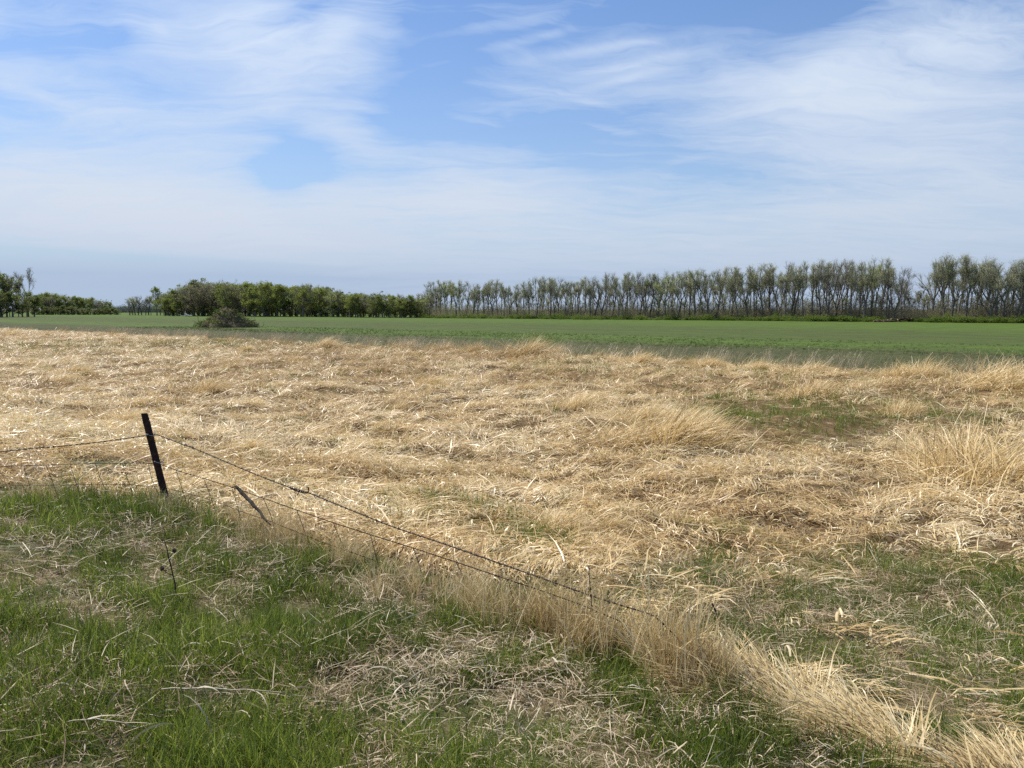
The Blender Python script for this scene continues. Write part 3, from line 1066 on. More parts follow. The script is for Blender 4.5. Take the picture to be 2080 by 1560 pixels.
def box_post(V, F, base, top, w, dpt, ang):
    """slightly worn square steel post between two points"""
    ax = np.array([math.cos(ang), math.sin(ang), 0])
    t = (top - base) / np.linalg.norm(top - base)
    bx = np.cross(t, ax)
    bx /= np.linalg.norm(bx)
    prof = []
    bev = .22
    for (sx, sy) in ((-1, -1), (1, -1), (1, 1), (-1, 1)):
        if sx * sy > 0:
            prof += [(sx * w, sy * dpt * (1 - bev)), (sx * w * (1 - bev), sy * dpt)]
        else:
            prof += [(sx * w * (1 - bev), sy * dpt), (sx * w, sy * dpt * (1 - bev))]
    ang_s = sorted(prof, key=lambda q: math.atan2(q[1], q[0]))
    rings = 14
    i0 = len(V)
    m = len(ang_s)
    for i in range(rings):
        c = base + (top - base) * i / (rings - 1)
        k = 1 + R.uniform(-.03, .03)
        if i == rings - 1:
            k *= .93
        for (a, b) in ang_s:
            V.append(c + ax * a * k + bx * b * k)
    for i in range(rings - 1):
        for k in range(m):
            k2 = (k + 1) % m
            F.append((i0 + i * m + k, i0 + i * m + k2, i0 + (i + 1) * m + k2, i0 + (i + 1) * m + k))
    F.append(tuple(i0 + (rings - 1) * m + k for k in range(m)))


def build_fence():
    root = link('wire_fence', None, loc=tuple(P1))
    tag(root, 'rusty barbed wire fence sagging from a leaning dark post into grass', 'fence')
    loc = P1.copy()

    def part(name, V, F, mat, parent=root, smooth=True, kind=None):
        me = new_mesh(name, [np.asarray(v) - loc for v in V], F, mat, smooth=smooth)
        o = link(name, me, parent)
        if kind:
            o['kind'] = kind
        return o
    right = lambda px, py: on_plane(px, py, P1, P2)
    left = lambda px, py: on_plane(px, py, P0, P1)
    # post: leans to the left
    top = right(293.5, 841)
    base = right(341, 1030)
    dirn = (base - top) / np.linalg.norm(base - top)
    V, F = [], []
    box_post(V, F, base + dirn * .12, top, .035, .033, .35)
    post = part('post', V, F, M['rust'], smooth=False)
    # tie wires on the post
    for (px, py, k) in ((307, 886, 1), (323, 941, .8)):
        V, F = [], []
        c = right(px, py)
        ring = [c + np.array([math.cos(a) * .047, math.sin(a) * .045, .012 * math.sin(a * 2) + .004 * a]) for a in np.linspace(0, 6.9, 18)]
        tube(V, F, ring, .0030, 5)
        tube(V, F, [c + np.array([.045, -.02, 0]), c + np.array([.06, -.03, .03]), c + np.array([.055, -.03, .07 * k])], .0028, 5)
        part('tie_wire', V, F, M['tie'])

    def strand(name, pts, r, barbs=False, twist=True):
        pth = smooth_path(pts, max(24, len(pts) * 8))
        V, F = [], []
        if twist:
            ln = np.concatenate([[0], np.cumsum(np.linalg.norm(np.diff(pth, axis=0), axis=1))])
            m = int(ln[-1] / .028)
            q = np.linspace(0, ln[-1], m)
            c = np.stack([np.interp(q, ln, pth[:, k]) for k in range(3)], 1)
            for ph in (0, math.pi):
                off = np.stack([np.zeros(m), np.cos(q * 60 + ph), np.sin(q * 60 + ph)], 1) * r * .8
                tube(V, F, list(c + off), r, 5)
        else:
            tube(V, F, list(pth), r, 5)
        o = part(name, V, F, M['wire'])
        if barbs:
            ln = np.concatenate([[0], np.cumsum(np.linalg.norm(np.diff(pth, axis=0), axis=1))])
            q = np.arange(.06, ln[-1], .125)
            for s_ in q:
                c = np.array([np.interp(s_, ln, pth[:, k]) for k in range(3)])
                V, F = [], []
                for j in range(2):
                    a = R.uniform(0, math.pi)
                    w = np.array([R.gauss(0, .3), math.cos(a), math.sin(a)])
                    w /= np.linalg.norm(w)
                    tube(V, F, [c - w * .017, c, c + w * .017], [.0012, .0036, .0012], 4)
                part('barb', V, F, M['wire'], o)
        return o
    tl = [left(px, py) for px, py in ((-230, 930), (-100, 926), (0, 918), (60, 911), (130, 906), (210, 897), (303, 884))]
    tr_px = ((303, 884), (318, 882), (372, 903), (390, 909), (440, 930), (520, 964), (590, 991), (625, 1000), (700, 1031), (800, 1071), (900, 1104), (1000, 1139), (1100, 1174), (1200, 1210), (1260, 1229), (1330, 1250), (1390, 1310), (1430, 1400))
    strand('barbed_wire', tl, .0036, True)
    strand('barbed_wire', [right(px, py) for px, py in tr_px], .0036, True)
    ml_px = ((-230, 956), (-100, 952), (0, 948), (100, 944), (200, 941), (318, 941))
    mr_px = ((322, 942), (360, 956), (414, 972), (470, 989), (535, 1012), (603, 1036), (677, 1062), (752, 1086), (839, 1113), (927, 1142), (1031, 1177), (1100, 1200), (1180, 1228), (1260, 1262))
    strand('strand', [left(*p) for p in ml_px], .0036, False, False)
    strand('strand', [right(*p) for p in mr_px], .0036, False, False)
    strand('strand', [left(*p) for p in ((-230, 990), (-60, 988), (80, 986), (170, 984), (260, 984), (330, 990))], .0028, False, False)
    strand('strand', [right(*p) for p in ((332, 990), (372, 1000), (431, 1016), (485, 1037), (552, 1060), (640, 1096), (760, 1138))], .0026, False, False)
    stays_l = [((48, 946), (60, 986), (66, 1006)), ((93, 945), (109, 984), (116, 1006)), ((143, 944), (155, 984), (163, 1008)), ((194, 942), (207, 984), (222, 1006)), ((249, 941), (263, 986), (270, 1008)), ((302, 941), (303, 958), (312, 985), (322, 1006))]
    stays_r = [((358, 956), (372, 1000), (380, 1024)), ((414, 972), (431, 1016), (438, 1040)), ((471, 989), (485, 1037), (489, 1058)), ((535, 1012), (552, 1050), (557, 1074)), ((603, 1036), (616, 1070), (622, 1090)), ((677, 1062), (694, 1103), (700, 1122)), ((752, 1086), (765, 1132), (766, 1150)), ((839, 1113), (849, 1137), (856, 1165)), ((927, 1142), (942, 1174), (950, 1198)), ((1031, 1177), (1041, 1213), (1046, 1232)), ((1196, 1150), (1199, 1206), (1203, 1240))]
    for lst, fn in ((stays_l, left), (stays_r, right)):
        for st in lst:
            V, F = [], []
            tube(V, F, list(smooth_path([fn(*p) for p in st], 8)), .0027, 5)
            part('stay_wire', V, F, M['wire'])
    # splice knot with a bent wire end
    V, F = [], []
    knot = [right(px, py) for px, py in ((588, 990), (600, 997), (612, 1000), (622, 1002), (627, 999), (627, 990), (623, 989))]
    tube(V, F, list(smooth_path(knot, 24)), .0055, 6)
    hel = [right(588 + 30 * a, 990 + 10 * a) + np.array([0, math.cos(a * 40), math.sin(a * 40)]) * .010 for a in np.linspace(0, 1, 60)]
    tube(V, F, hel, .0032, 5)
    tube(V, F, [right(600, 996), right(599, 1005), right(601, 1010)], .003, 5)
    tube(V, F, [right(608, 999), right(604, 1006)], .004, 5)
    part('splice_knot', V, F, M['wire'])
    V, F = [], []
    for k in range(9):
        c = right(R.uniform(366, 402), 0)
        u = R.uniform(368, 402)
        c = right(u, 903 + (u - 372) * .36)
        w = np.array([R.gauss(0, 1), R.gauss(0, 1), R.gauss(0, 1)])
        w /= np.linalg.norm(w)
        tube(V, F, [c - w * .02, c + np.array([.006, 0, .004]), c + w * .02], [.002, .006, .002], 5)
    part('snagged_tangle', V, F, M['wire'], kind='stuff')
    # broken stake wired to the fence, fallen over
    a, b = right(480, 987), right(552, 1056)
    b = b + np.array([0, -.05, -.03])
    st = link('broken_stake', None, loc=tuple(b))
    tag(st, 'short weathered grey wooden stake leaning broken beside the fence wires', 'stake')
    V, F = [], []
    n = 12
    pth = [a + (b - a) * i / (n - 1) + np.array([R.gauss(0, .004), R.gauss(0, .004), R.gauss(0, .004)]) for i in range(n)]
    tube(V, F, [p - b for p in pth], [.010, .016, .018, .018, .017, .018, .016, .013, .011, .012, .010, .007], 8)
    me = new_mesh('shaft', V, F, M['oldwood'], smooth=False)
    link('shaft', me, st)
    V, F = [], []
    e = right(471, 989)
    tube(V, F, [a - b + (b - a) * .08 + np.array([0, -.02, .01]), (a + e) / 2 - b, e - b], .004, 5)
    link('wire_tie', new_mesh('wire_tie', V, F, M['wire']), st)
    # dark rotten stake stub near the far end of the sagging wire
    b = hit_ground(1475, 1300)
    a = b + np.array([-.10, .02, .26])
    s2 = link('rotten_stake', None, loc=tuple(b))
    tag(s2, 'thin dark rotten stake poking from the combed over fence grass', 'stake')
    V, F = [], []
    pth = [a + (b - a) * i / 9 + np.array([R.gauss(0, .003), R.gauss(0, .003), R.gauss(0, .003)]) for i in range(10)]
    tube(V, F, [p - b for p in pth], [.003, .006, .008, .010, .009, .010, .009, .010, .009, .008], 7)
    link('shaft', new_mesh('shaft', V, F, M['oldwood'], smooth=False), s2)
    V, F = [], []
    m = (a + (b - a) * .3) - b
    tube(V, F, [m, m + np.array([-.05, 0, .03]), m + np.array([-.12, .01, .045])], [.006, .004, .002], 5)
    link('splinter', new_mesh('splinter', V, F, M['oldwood']), s2)


# ------------------------------------------------------------------ trees
class TreeMesh:
    def __init__(self):
        self.V, self.F = [], []
        self.tv, self.tf, self.ti, self.bc = [], [], [], []   # crown: twigs (0) and leaves (1)

    def twig(self, a, b, r):
        d = b - a
        s = np.cross(d, np.array([R.gauss(0, 1), R.gauss(0, 1), R.gauss(0, 1)]))
        s = s / (np.linalg.norm(s) + 1e-9)
        t = np.cross(d, s)
        t = t / (np.linalg.norm(t) + 1e-9)
        i = len(self.tv)
        self.tv += [a + s * r, a - s * r * .5 + t * r * .87, a - s * r * .5 - t * r * .87, b]
        self.tf += [(i, i + 1, i + 3), (i + 1, i + 2, i + 3), (i + 2, i, i + 3)]
        self.ti += [0, 0, 0]
        self.bc += [.5] * 4

    def leaf(self, c, size, flat=0.0):
        n = np.array([R.gauss(0, 1), R.gauss(0, 1), R.gauss(0, 1) + flat])
        n /= np.linalg.norm(n) + 1e-9
        s = np.cross(n, np.array([R.gauss(0, 1), R.gauss(0, 1), R.gauss(0, 1)]))
        s /= np.linalg.norm(s) + 1e-9
        t = np.cross(n, s)
        i = len(self.tv)
        k = R.uniform(.5, .9)
        self.tv += [c - s * size, c + t * size * k, c + s * size, c - t * size * k]
        self.tf.append((i, i + 1, i + 2, i + 3))
        self.ti.append(1)
        b = R.random()
        self.bc += [b] * 4


def grow(T, p, d, length, r0, r1, nseg, wander, up, sides):
    """a limb as a wandering tapered tube; returns its points"""
    pts = [p.copy()]
    d = d / np.linalg.norm(d)
    for i in range(nseg):
        d = d + np.array([R.gauss(0, wander), R.gauss(0, wander), R.gauss(0, wander) + up])
        d /= np.linalg.norm(d)
        p = p + d * length / nseg
        pts.append(p.copy())
    rad_ = [r0 + (r1 - r0) * (i / nseg) ** .8 for i in range(nseg + 1)]
    tube(T.V, T.F, pts, rad_, sides, cap=False)
    return pts, rad_


def side_dir(d, ang):
    d = d / np.linalg.norm(d)
    a = np.cross(d, np.array([R.gauss(0, 1), R.gauss(0, 1), R.gauss(0, 1)]))
    a /= np.linalg.norm(a) + 1e-9
    return d * math.cos(ang) + a * math.sin(ang)


def sprig(T, pts, n, length, leaf_n, leaf_s, start=.25, up=.25):
    """twigs with leaves along a branch"""
    m = len(pts) - 1
    for _ in range(n):
        f = R.uniform(start, 1) * m
        i = min(int(f), m - 1)
        a = pts[i] + (pts[i + 1] - pts[i]) * (f - i)
        d = side_dir(pts[i + 1] - pts[i], R.uniform(.3, 1.0))
        d[2] += up
        d /= np.linalg.norm(d)
        ln = length * R.uniform(.5, 1.2)
        b = a + d * ln
        T.twig(a, b, .014)
        for k in range(2):
            q = a + (b - a) * R.uniform(.3, .9)
            e = side_dir(d, R.uniform(.3, .8))
            e[2] += up
            T.twig(q, q + e * ln * .55, .009)
            if leaf_n:
                for _ in range(leaf_n if leaf_n > 1 else (R.random() < .5)):
                    T.leaf(q + e * ln * R.uniform(.2, .7) + np.array([R.gauss(0, .12), R.gauss(0, .12), R.gauss(0, .12)]), leaf_s * R.uniform(.6, 1.3))


def cottonwood(H, fork, nlimb, spread, lean=(0, 0), leaf_n=1, leaf_s=.11, bcount=8, lowtwigs=18):
    T = TreeMesh()
    r = H * R.uniform(.011, .017)
    d0 = np.array([lean[0], lean[1], 1.0])
    th = H * fork
    pts, rr = grow(T, np.zeros(3) - d0 * .15, d0, th, r * 1.25, r * .8, 6, .035, .02, 7)
    tp = pts[-1]
    td = pts[-1] - pts[-2]
    for k in range(lowtwigs):
        i = R.randint(2, 5)
        d = side_dir(td, R.uniform(.7, 1.3))
        bp, _ = grow(T, pts[i], d, H * R.uniform(.08, .20), r * .22, .02, 3, .15, .12, 4)
        sprig(T, bp, 5, H * .05, leaf_n, leaf_s)
    ph = R.uniform(0, 6.28)
    for k in range(nlimb):
        a = ph + 6.28 * k / nlimb + R.gauss(0, .3)
        sp = spread * 1.45 * R.uniform(.6, 1.25) * (.35 if (k == 0 and nlimb > 2) else 1)
        d = np.array([math.cos(a) * sp, math.sin(a) * sp, 1.0]) + np.array([lean[0], lean[1], 0]) * .6
        ll = (H - th) * R.uniform(.86, 1.0) * (1 if k == 0 else R.uniform(.82, 1.02))
        start = pts[-1 if k < 2 else -2]
        lp, lr = grow(T, start, d, ll, r * (.72 if nlimb < 4 else .58), .035, 8, .085, .05, 6)
        for j in range(bcount):
            f = R.uniform(.28, .97)
            i = min(int(f * 8), 7)
            bd = side_dir(lp[i + 1] - lp[i], R.uniform(.45, .85))
            bl = ll * (.42 - .26 * f) * R.uniform(.7, 1.25)
            bp, _ = grow(T, lp[i], bd, bl, max(.03, lr[i] * .45), .02, 5, .12, .14, 4)
            for q in range(3):
                g = R.randint(1, 4)
                sd = side_dir(bp[g + 1] - bp[g], R.uniform(.4, .8))
                sp2, _ = grow(T, bp[g], sd, bl * R.uniform(.35, .55), .028, .012, 3, .14, .14, 3)
                sprig(T, sp2, 7, H * .06, leaf_n, leaf_s, .15, .35)
            sprig(T, bp, 8, H * .06, leaf_n, leaf_s, .3, .35)
        sprig(T, lp[5:], 8, H * .06, leaf_n, leaf_s, .1, .4)
    return T


def leafy(H, width, base, nlimb, leaf_total, leaf_s, clumps):
    """rounded woodland tree with clumped foliage"""
    T = TreeMesh()
    r = H * .02
    pts, rr = grow(T, np.array([0, 0, -.15]), np.array([R.gauss(0, .05), R.gauss(0, .05), 1.0]), H * .82, r * 1.2, .05, 9, .05, .03, 7)
    tips = []
    for k in range(nlimb):
        f = R.uniform(base, .9)
        i = min(int(f * 9), 8)
        a = R.uniform(0, 6.28)
        prof = math.sin(math.pi * min(1, (f - base) / (1.05 - base) * .8 + .22)) 
        d = np.array([math.cos(a), math.sin(a), R.uniform(.35, 1.1)])
        bl = width * .5 * prof * R.uniform(.8, 1.3)
        bp, _ = grow(T, pts[i], d, bl, rr[i] * .45, .02, 5, .12, .10, 5)
        tips += bp[2:]
        for q in range(3):
            g = R.randint(1, 4)
            sp, _ = grow(T, bp[g], side_dir(bp[g + 1] - bp[g], R.uniform(.4, .9)), bl * .45, .04, .012, 3, .15, .15, 3)
            tips += sp[1:]
            sprig(T, sp, 4, H * .06, 0, 0)
    tips += pts[-3:]
    for c in range(clumps):
        t = R.choice(tips) + np.array([R.gauss(0, .3), R.gauss(0, .3), R.gauss(0, .3)])
        cr = R.uniform(.5, 1.25) * H * .07
        for j in range(leaf_total // clumps):
            v = np.array([R.gauss(0, 1), R.gauss(0, 1), R.gauss(0, .75)])
            v = v / np.linalg.norm(v) * cr * R.random() ** .4
            T.leaf(t + v, leaf_s * R.uniform(.6, 1.3), .6)
    return T


def tree_data(name, T, leaf, H=None):
    if H:
        zm = np.percentile([v[2] for v in T.tv], 99.7)
        k = H / zm
        T.V = [np.asarray(v) * k for v in T.V]
        T.tv = [np.asarray(v) * k for v in T.tv]
    tm = new_mesh(name + '_trunk', T.V, T.F, M['bark'])
    cm = new_mesh(name + '_crown', T.tv, T.tf, [M['twig'], M[leaf]], T.ti, False, {'bc': T.bc})
    return tm, cm


def row_label(lab, px, h, deep=False):
    """tell the trees of the row apart by size and by the thing they stand next to"""
    size = 'tall ' if h > 15.5 else ('low ' if h < 11.5 else '')
    place = 'in the second line of the row' if deep else 'in the front line of the row'
    if 866 <= px < 910:
        place = 'at the end of the row beside the leafing wood'
    elif 1600 < px < 1690:
        place = 'beside the narrow gap in the row'
    elif 1770 < px < 1842:
        place = 'behind the heap of felled logs'
    elif 1886 < px < 1950:
        place = 'just past the dead snag'
    for old in (' in the row behind the field', ' in the field edge row'):
        lab = lab.replace(old, '')
    w = (size + lab + ' ' + place).split()
    return ' '.join(w[:16])


def place_tree(name, data, x, y, z, scale, label, cat, group, rotz, xs=1.0):
    e = link(name, None, loc=(x, y, z), rot=(0, 0, rotz), scale=(scale * xs, scale * xs, scale))
    tag(e, label, cat, group)
    link('trunk', data[0], e)
    link('crown', data[1], e)
    return e


def build_trees():
    HC = 15.0
    cw = []
    spec = [  # fork, limbs, spread, lean, leafiness, label
        (.42, 3, .26, (0, 0), 1, 'slender cottonwood with three upright limbs in the row behind the field'),
        (.30, 2, .30, (0, 0), 1, 'cottonwood forked low into two limbs in the row behind the field'),
        (.55, 3, .22, (0, 0), 1, 'cottonwood with tall bare trunk and narrow crown in the field edge row'),
        (.36, 4, .38, (0, 0), 1, 'broad cottonwood of four spreading limbs in the row behind the field'),
        (.46, 3, .30, (.12, .03), 1, 'slightly leaning cottonwood in the row behind the field'),
        (.40, 3, .34, (0, 0), 2, 'cottonwood in fuller green bud in the field edge row'),
        (.50, 2, .18, (-.06, 0), 1, 'thin two topped cottonwood in the row behind the field'),
        (.22, 3, .42, (.10, 0), 0, 'bare multi stemmed cottonwood in the field edge row'),
    ]
    for i, (fk, nl, sp, ln, lf, lab) in enumerate(spec):
        R.seed(100 + i)
        T = cottonwood(HC, fk, nl, sp, ln, lf,   .085, 10 if nl < 4 else 7)
        cw.append((tree_data('cottonwood', T, 'bud', HC), lab))
    R.seed(900)
    prof = np.array([(862, 597), (872, 573), (900, 570), (940, 571), (980, 572), (1015, 567), (1040, 575), (1060, 574), (1090, 562), (1115, 565), (1150, 566), (1175, 563), (1200, 565), (1225, 555), (1250, 557), (1280, 553), (1310, 553), (1335, 555), (1355, 551), (1380, 553), (1415, 546), (1440, 550), (1475, 541), (1510, 549), (1540, 542), (1570, 540), (1600, 543), (1628, 541), (1655, 541), (1680, 533), (1700, 539), (1750, 540), (1780, 535), (1800, 546), (1820, 559), (1835, 567), (1900, 536), (1930, 537), (1950, 536), (1970, 541), (2000, 542), (2030, 548), (2065, 546), (2090, 545), (2300, 530)], float)
    gaps = [(1634, 1648, 588), (1838, 1888, 580)]

    def row_base(px):
        return 645.5 + (px - 870) / 1210 * 9.5

    def top_at(px):
        for (a, b, t) in gaps:
            if a < px < b:
                return None
        return np.interp(px, prof[:, 0], prof[:, 1])
    px = 872.0
    k = 0
    while px < 2260:
        if px > 872:
            px += R.uniform(7, 15) * (1 + (px - 870) / 2600)
        t = top_at(px)
        if t is not None:
            by = row_base(px) + R.uniform(-.8, .5)
            p = hit_flat(px, by)
            h = (by - t - R.uniform(-3, 5)) / FPX * np.linalg.norm(p - [0, 0, CAM_Z])
            v = R.choice([0, 0, 1, 2, 2, 3, 4, 5, 6, 7])
            D, lab = cw[v]
            place_tree('cottonwood_tree', D, p[0], p[1], p[2] - .1, h / HC, row_label(lab, px, h), 'tree', 'cottonwoods along the far edge of the field', R.uniform(-.6, .6) if v in (4, 7) else R.uniform(0, 6.28), R.uniform(.85, 1.35))
        px = px + (.01 if px == 872 else 0)
        k += 1
    # deeper trees of the same belt, seen between the front trunks
    px = 866.0
    while px < 2200:
        px += R.uniform(7, 13)
        t = top_at(px)
        for (a, b, tt) in gaps:
            if a < px < b:
                t = tt
        by = row_base(px) - R.uniform(.8, 2.0)
        p = hit_flat(px, by)
        h = (by - t - R.uniform(6, 28)) / FPX * np.linalg.norm(p - [0, 0, CAM_Z])
        D, lab = cw[R.choice([2, 6, 0])]
        place_tree('cottonwood_tree', D, p[0], p[1], p[2] - .1, h / HC, row_label(lab, px, h, True), 'tree', 'cottonwoods along the far edge of the field', R.uniform(0, 6.28), R.uniform(.7, 1.1))
    # thin young trees filling the belt
    yg = []
    for i in range(3):
        R.seed(130 + i)
        yg.append(tree_data('young', cottonwood(9.0, .25, 2, .2, (0, 0), 1, .09, 6, 10), 'leaf_br' if i == 1 else 'bud'))
    R.seed(910)
    px = 868.0
    while px < 2180:
        px += R.uniform(7, 15)
        by = row_base(px) - R.uniform(.0, 1.8)
        p = hit_flat(px, by)
        h = R.uniform(.35, .62) * 14 * (1.1 if px > 1500 else 1)
        i = R.randint(0, 2)
        place_tree('young_tree', yg[i], p[0], p[1], p[2] - .1, h / 9.0, ['thin grey young tree between the cottonwood trunks', 'thin brownish young tree between the cottonwood trunks', 'thin twin stemmed young tree between the cottonwood trunks'][i], 'tree', 'young trees under the cottonwood row', R.uniform(0, 6.28), R.uniform(.8, 1.3))
    # dead-topped snag in the gap
    R.seed(77)
    T = cottonwood(9.0, .62, 3, .75, (0, 0), 0, .1, 4, 3)
    p = hit_flat(1876, row_base(1876) - .4)
    place_tree('dead_snag', tree_data('snag', T, 'bud'), p[0], p[1], p[2] - .1, 1.0, 'short dead topped snag with drooping limbs in a gap of the tree row', 'tree', None, 0)
    # leaning forked giant
    R.seed(78)
    T = cottonwood(15.0, .16, 3, .55, (.28, 0), 1, .11, 9, 3)
    p = hit_flat(2006, row_base(2006) + .3)
    place_tree('cottonwood_tree', tree_data('leaning_cottonwood', T, 'bud', 14.0), p[0], p[1], p[2] - .1, .98, 'big low forked cottonwood leaning far over beside the snag gap', 'tree', None, 0)

    # ---------------- leafy wood on the left
    HL = 15.0
    lv = []
    lspec = [('leaf_yg', .20, 40, 3400, .17, 85, 11, 'round yellow green tree in the leafing wood beyond the field'),
             ('leaf_dg', .14, 40, 3600, .18, 85, 11, 'dense dark green tree in the leafing wood beyond the field'),
             ('leaf_br', .25, 46, 2000, .14, 100, 10, 'brownish just budding tree in the wood beyond the field'),
             ('leaf_yg', .30, 30, 2600, .19, 50, 8, 'open crowned light green tree in the leafing wood'),
             ('leaf_dg', .12, 30, 3400, .22, 46, 8, 'narrow deep green tree in the leafing wood')]
    for i, (lf, b, nl, lt, ls, cl, wd, lab) in enumerate(lspec):
        R.seed(200 + i)
        lv.append((tree_data('woodland', leafy(HL, wd, b, nl, lt, ls, cl), lf, HL), lab))
    R.seed(300)
    wood = np.array([(338, 604), (345, 596), (360, 586), (372, 582), (385, 574), (400, 567), (425, 565), (450, 570), (475, 570), (500, 571), (515, 572), (530, 569), (555, 575), (575, 577), (610, 576), (635, 575), (670, 575), (690, 585), (720, 588), (750, 590), (775, 592), (800, 594), (815, 600), (840, 598), (870, 597)], float)

    def wood_base(px):
        return 641.6 + (px - 340) / 530 * 4.0
    for rowi, (stepa, stepb, dby, dh, pick) in enumerate(((10, 18, .3, (-2, 13), [0, 0, 1, 2, 3, 2, 3]), (9, 15, -.7, (2, 12), [0, 1, 2, 2, 3, 4]), (14, 22, -1.5, (4, 18), [1, 1, 4, 2]))):
        px = 336 + rowi * 5
        while px < 872:
            by = wood_base(px) + dby + R.uniform(-.3, .3)
            t = np.interp(px, wood[:, 0], wood[:, 1])
            p = hit_flat(px, by)
            h = .95 * (by - t - .7 * R.uniform(*dh)) / FPX * np.linalg.norm(p - [0, 0, CAM_Z])
            D, lab = lv[R.choice(pick)]
            if R.random() < .28:
                D, lab = cw[R.choice([3, 7, 5])][0], 'bare twiggy tree in the leafing wood beyond the field'
            where = ['at the front of the leafing wood', 'in the second line of the leafing wood', 'deep in the leafing wood'][rowi]
            if 400 < px < 520:
                where += ' behind the brush pile'
            elif px > 800:
                where += ' beside the cottonwood row'
            elif px < 400:
                where += ' at its open end'
            for old in (' in the leafing wood beyond the field', ' in the wood beyond the field', ' in the leafing wood'):
                lab = lab.replace(old, '')
            lab = ' '.join((lab + ' ' + where).split()[:16])
            place_tree('woodland_tree', D, p[0], p[1], p[2] - .1, h / HL, lab, 'tree', 'leafing trees of the wood beyond the field', R.uniform(0, 6.28), R.uniform(1.0, 1.6))
            px += R.uniform(stepa, stepb)
    for (px, t, v, xs) in ((806, 596, 7, 1.3), (822, 598, 3, 1.1), (836, 597, 5, 1.2), (848, 596, 7, 1.3), (858, 595, 3, 1.2), (866, 590, 5, 1.0), (880, 592, 7, 1.2), (895, 594, 3, 1.0)):
        p = hit_flat(px, 644.6)
        h = (644.6 - t) / FPX * np.linalg.norm(p - [0, 0, CAM_Z])
        place_tree('woodland_tree', cw[v][0], p[0], p[1], p[2] - .1, h / HC, 'grey brown bare tree where the leafing wood meets the cottonwood row', 'tree', 'bare trees between wood and row', R.uniform(0, 6.28), xs * 1.3)
    # low dense trees closing the foot of the wood
    px = 344
    while px < 868:
        by = wood_base(px) + R.uniform(-.3, .5)
        p = hit_flat(px, by)
        h = R.uniform(20, 40) / FPX * np.linalg.norm(p - [0, 0, CAM_Z])
        D, lab = lv[R.choice([1, 4, 4, 1, 0])]
        lab = 'low bushy ' + lab.split(' tree')[0] + ' tree at the foot of the leafing wood'
        place_tree('woodland_tree', D, p[0], p[1], p[2] - .6, h / HL, lab, 'tree', 'leafing trees of the wood beyond the field', R.uniform(0, 6.28), R.uniform(1.2, 1.7))
        px += R.uniform(7, 13)
    # far mid-left wood
    prof2 = np.array([(66, 606), (78, 604), (100, 599), (120, 600), (145, 603), (165, 606), (185, 607), (205, 610), (225, 614), (238, 627), (246, 633)], float)
    for dby in (0, -.5):
        px = 66 + (5 if dby else 0)
        while px < 246:
            by = 639.3 + dby
            p = hit_flat(px, by)
            h = (by - np.interp(px, prof2[:, 0], prof2[:, 1]) - R.uniform(0, 5)) / FPX * np.linalg.norm(p - [0, 0, CAM_Z])
            D, lab = lv[R.choice([3, 3, 2, 1, 0])]
            place_tree('woodland_tree', D, p[0], p[1], p[2] - .1, h / HL, lab.replace('in the wood beyond the field', 'in the small distant copse').replace('in the leafing wood beyond the field', 'in the small distant copse').replace('in the leafing wood', 'in the small distant copse'), 'tree', 'trees of the small distant copse', R.uniform(0, 6.28), R.uniform(.9, 1.2))
            px += R.uniform(9, 15)
    px = 70
    while px < 246:
        p = hit_flat(px, 639.6)
        h = R.uniform(10, 20) / FPX * np.linalg.norm(p - [0, 0, CAM_Z])
        place_tree('woodland_tree', lv[R.choice([1, 4])][0], p[0], p[1], p[2] - .9, h / HL, 'low dark green bush tree at the foot of the small distant copse', 'tree', 'low trees of the distant copse', R.uniform(0, 6.28), R.uniform(1.4, 2.0))
        px += R.uniform(8, 13)
    # trees right of the gap, in front of the wood
    for (px, t, v, xs) in ((264, 612, 3, 1.0), (275, 606, 5, 1.0), (288, 605, 7, 1.0), (302, 606, 3, .9), (326, 602, 7, .8), (338, 600, 3, 1.0), (270, 609, 7, 1.0), (281, 606, 3, .8), (296, 604, 7, .8), (307, 604, 2, .8), (333, 600, 0, .8), (342, 598, 2, .8)):
        p = hit_flat(px, 640.5)
        h = (640.5 - t) / FPX * np.linalg.norm(p - [0, 0, CAM_Z])
        D, lab = cw[v]
        place_tree('cottonwood_tree', D, p[0], p[1], p[2] - .1, h / HC, 'small bare tree standing at the open end of the leafing wood', 'tree', 'small bare trees at the end of the wood', R.uniform(0, 6.28), xs * 1.7)
    p = hit_flat(319, 640.8)
    h = (640.8 - 588) / FPX * np.linalg.norm(p)
    place_tree('woodland_tree', lv[3][0], p[0], p[1], p[2] - .1, h / HL, 'single open crowned tree standing clear at the end of the leafing wood', 'tree', None, 1.2, .85)
    # left edge group and the split poplar
    for (px, t, v, xs, by) in ((-60, 560, 1, 1, 644.5), (-28, 566, 0, 1, 644.3), (2, 566, 0, 1, 643.8), (14, 572, 1, .8, 643.8), (70, 606, 4, 1.2, 643.5), (46, 604, 1, 1.3, 644), (26, 600, 4, 1.3, 644.2), (58, 598, 0, 1.1, 643.4), (4, 602, 1, 1.4, 644.3)):
        p = hit_flat(px, by)
        h = (by - t) / FPX * np.linalg.norm(p - [0, 0, CAM_Z])
        place_tree('woodland_tree', lv[v][0], p[0], p[1], p[2] - .1, h / HL, 'green tree of the clump round the split topped poplar', 'tree', 'trees around the split poplar', R.uniform(0, 6.28), xs)
    R.seed(79)
    T = cottonwood(16.0, .34, 2, .13, (0, 0), 1, .10, 12, 12)
    p = hit_flat(55, 643.2)
    h = (643.2 - 559) / FPX * np.linalg.norm(p - [0, 0, CAM_Z])
    place_tree('poplar_tree', tree_data('poplar', T, 'leaf_br', 16.0), p[0], p[1], p[2] - .1, h / 16.0, 'tall bare poplar split into two upright tops above a green clump', 'tree', None, 0, .9)
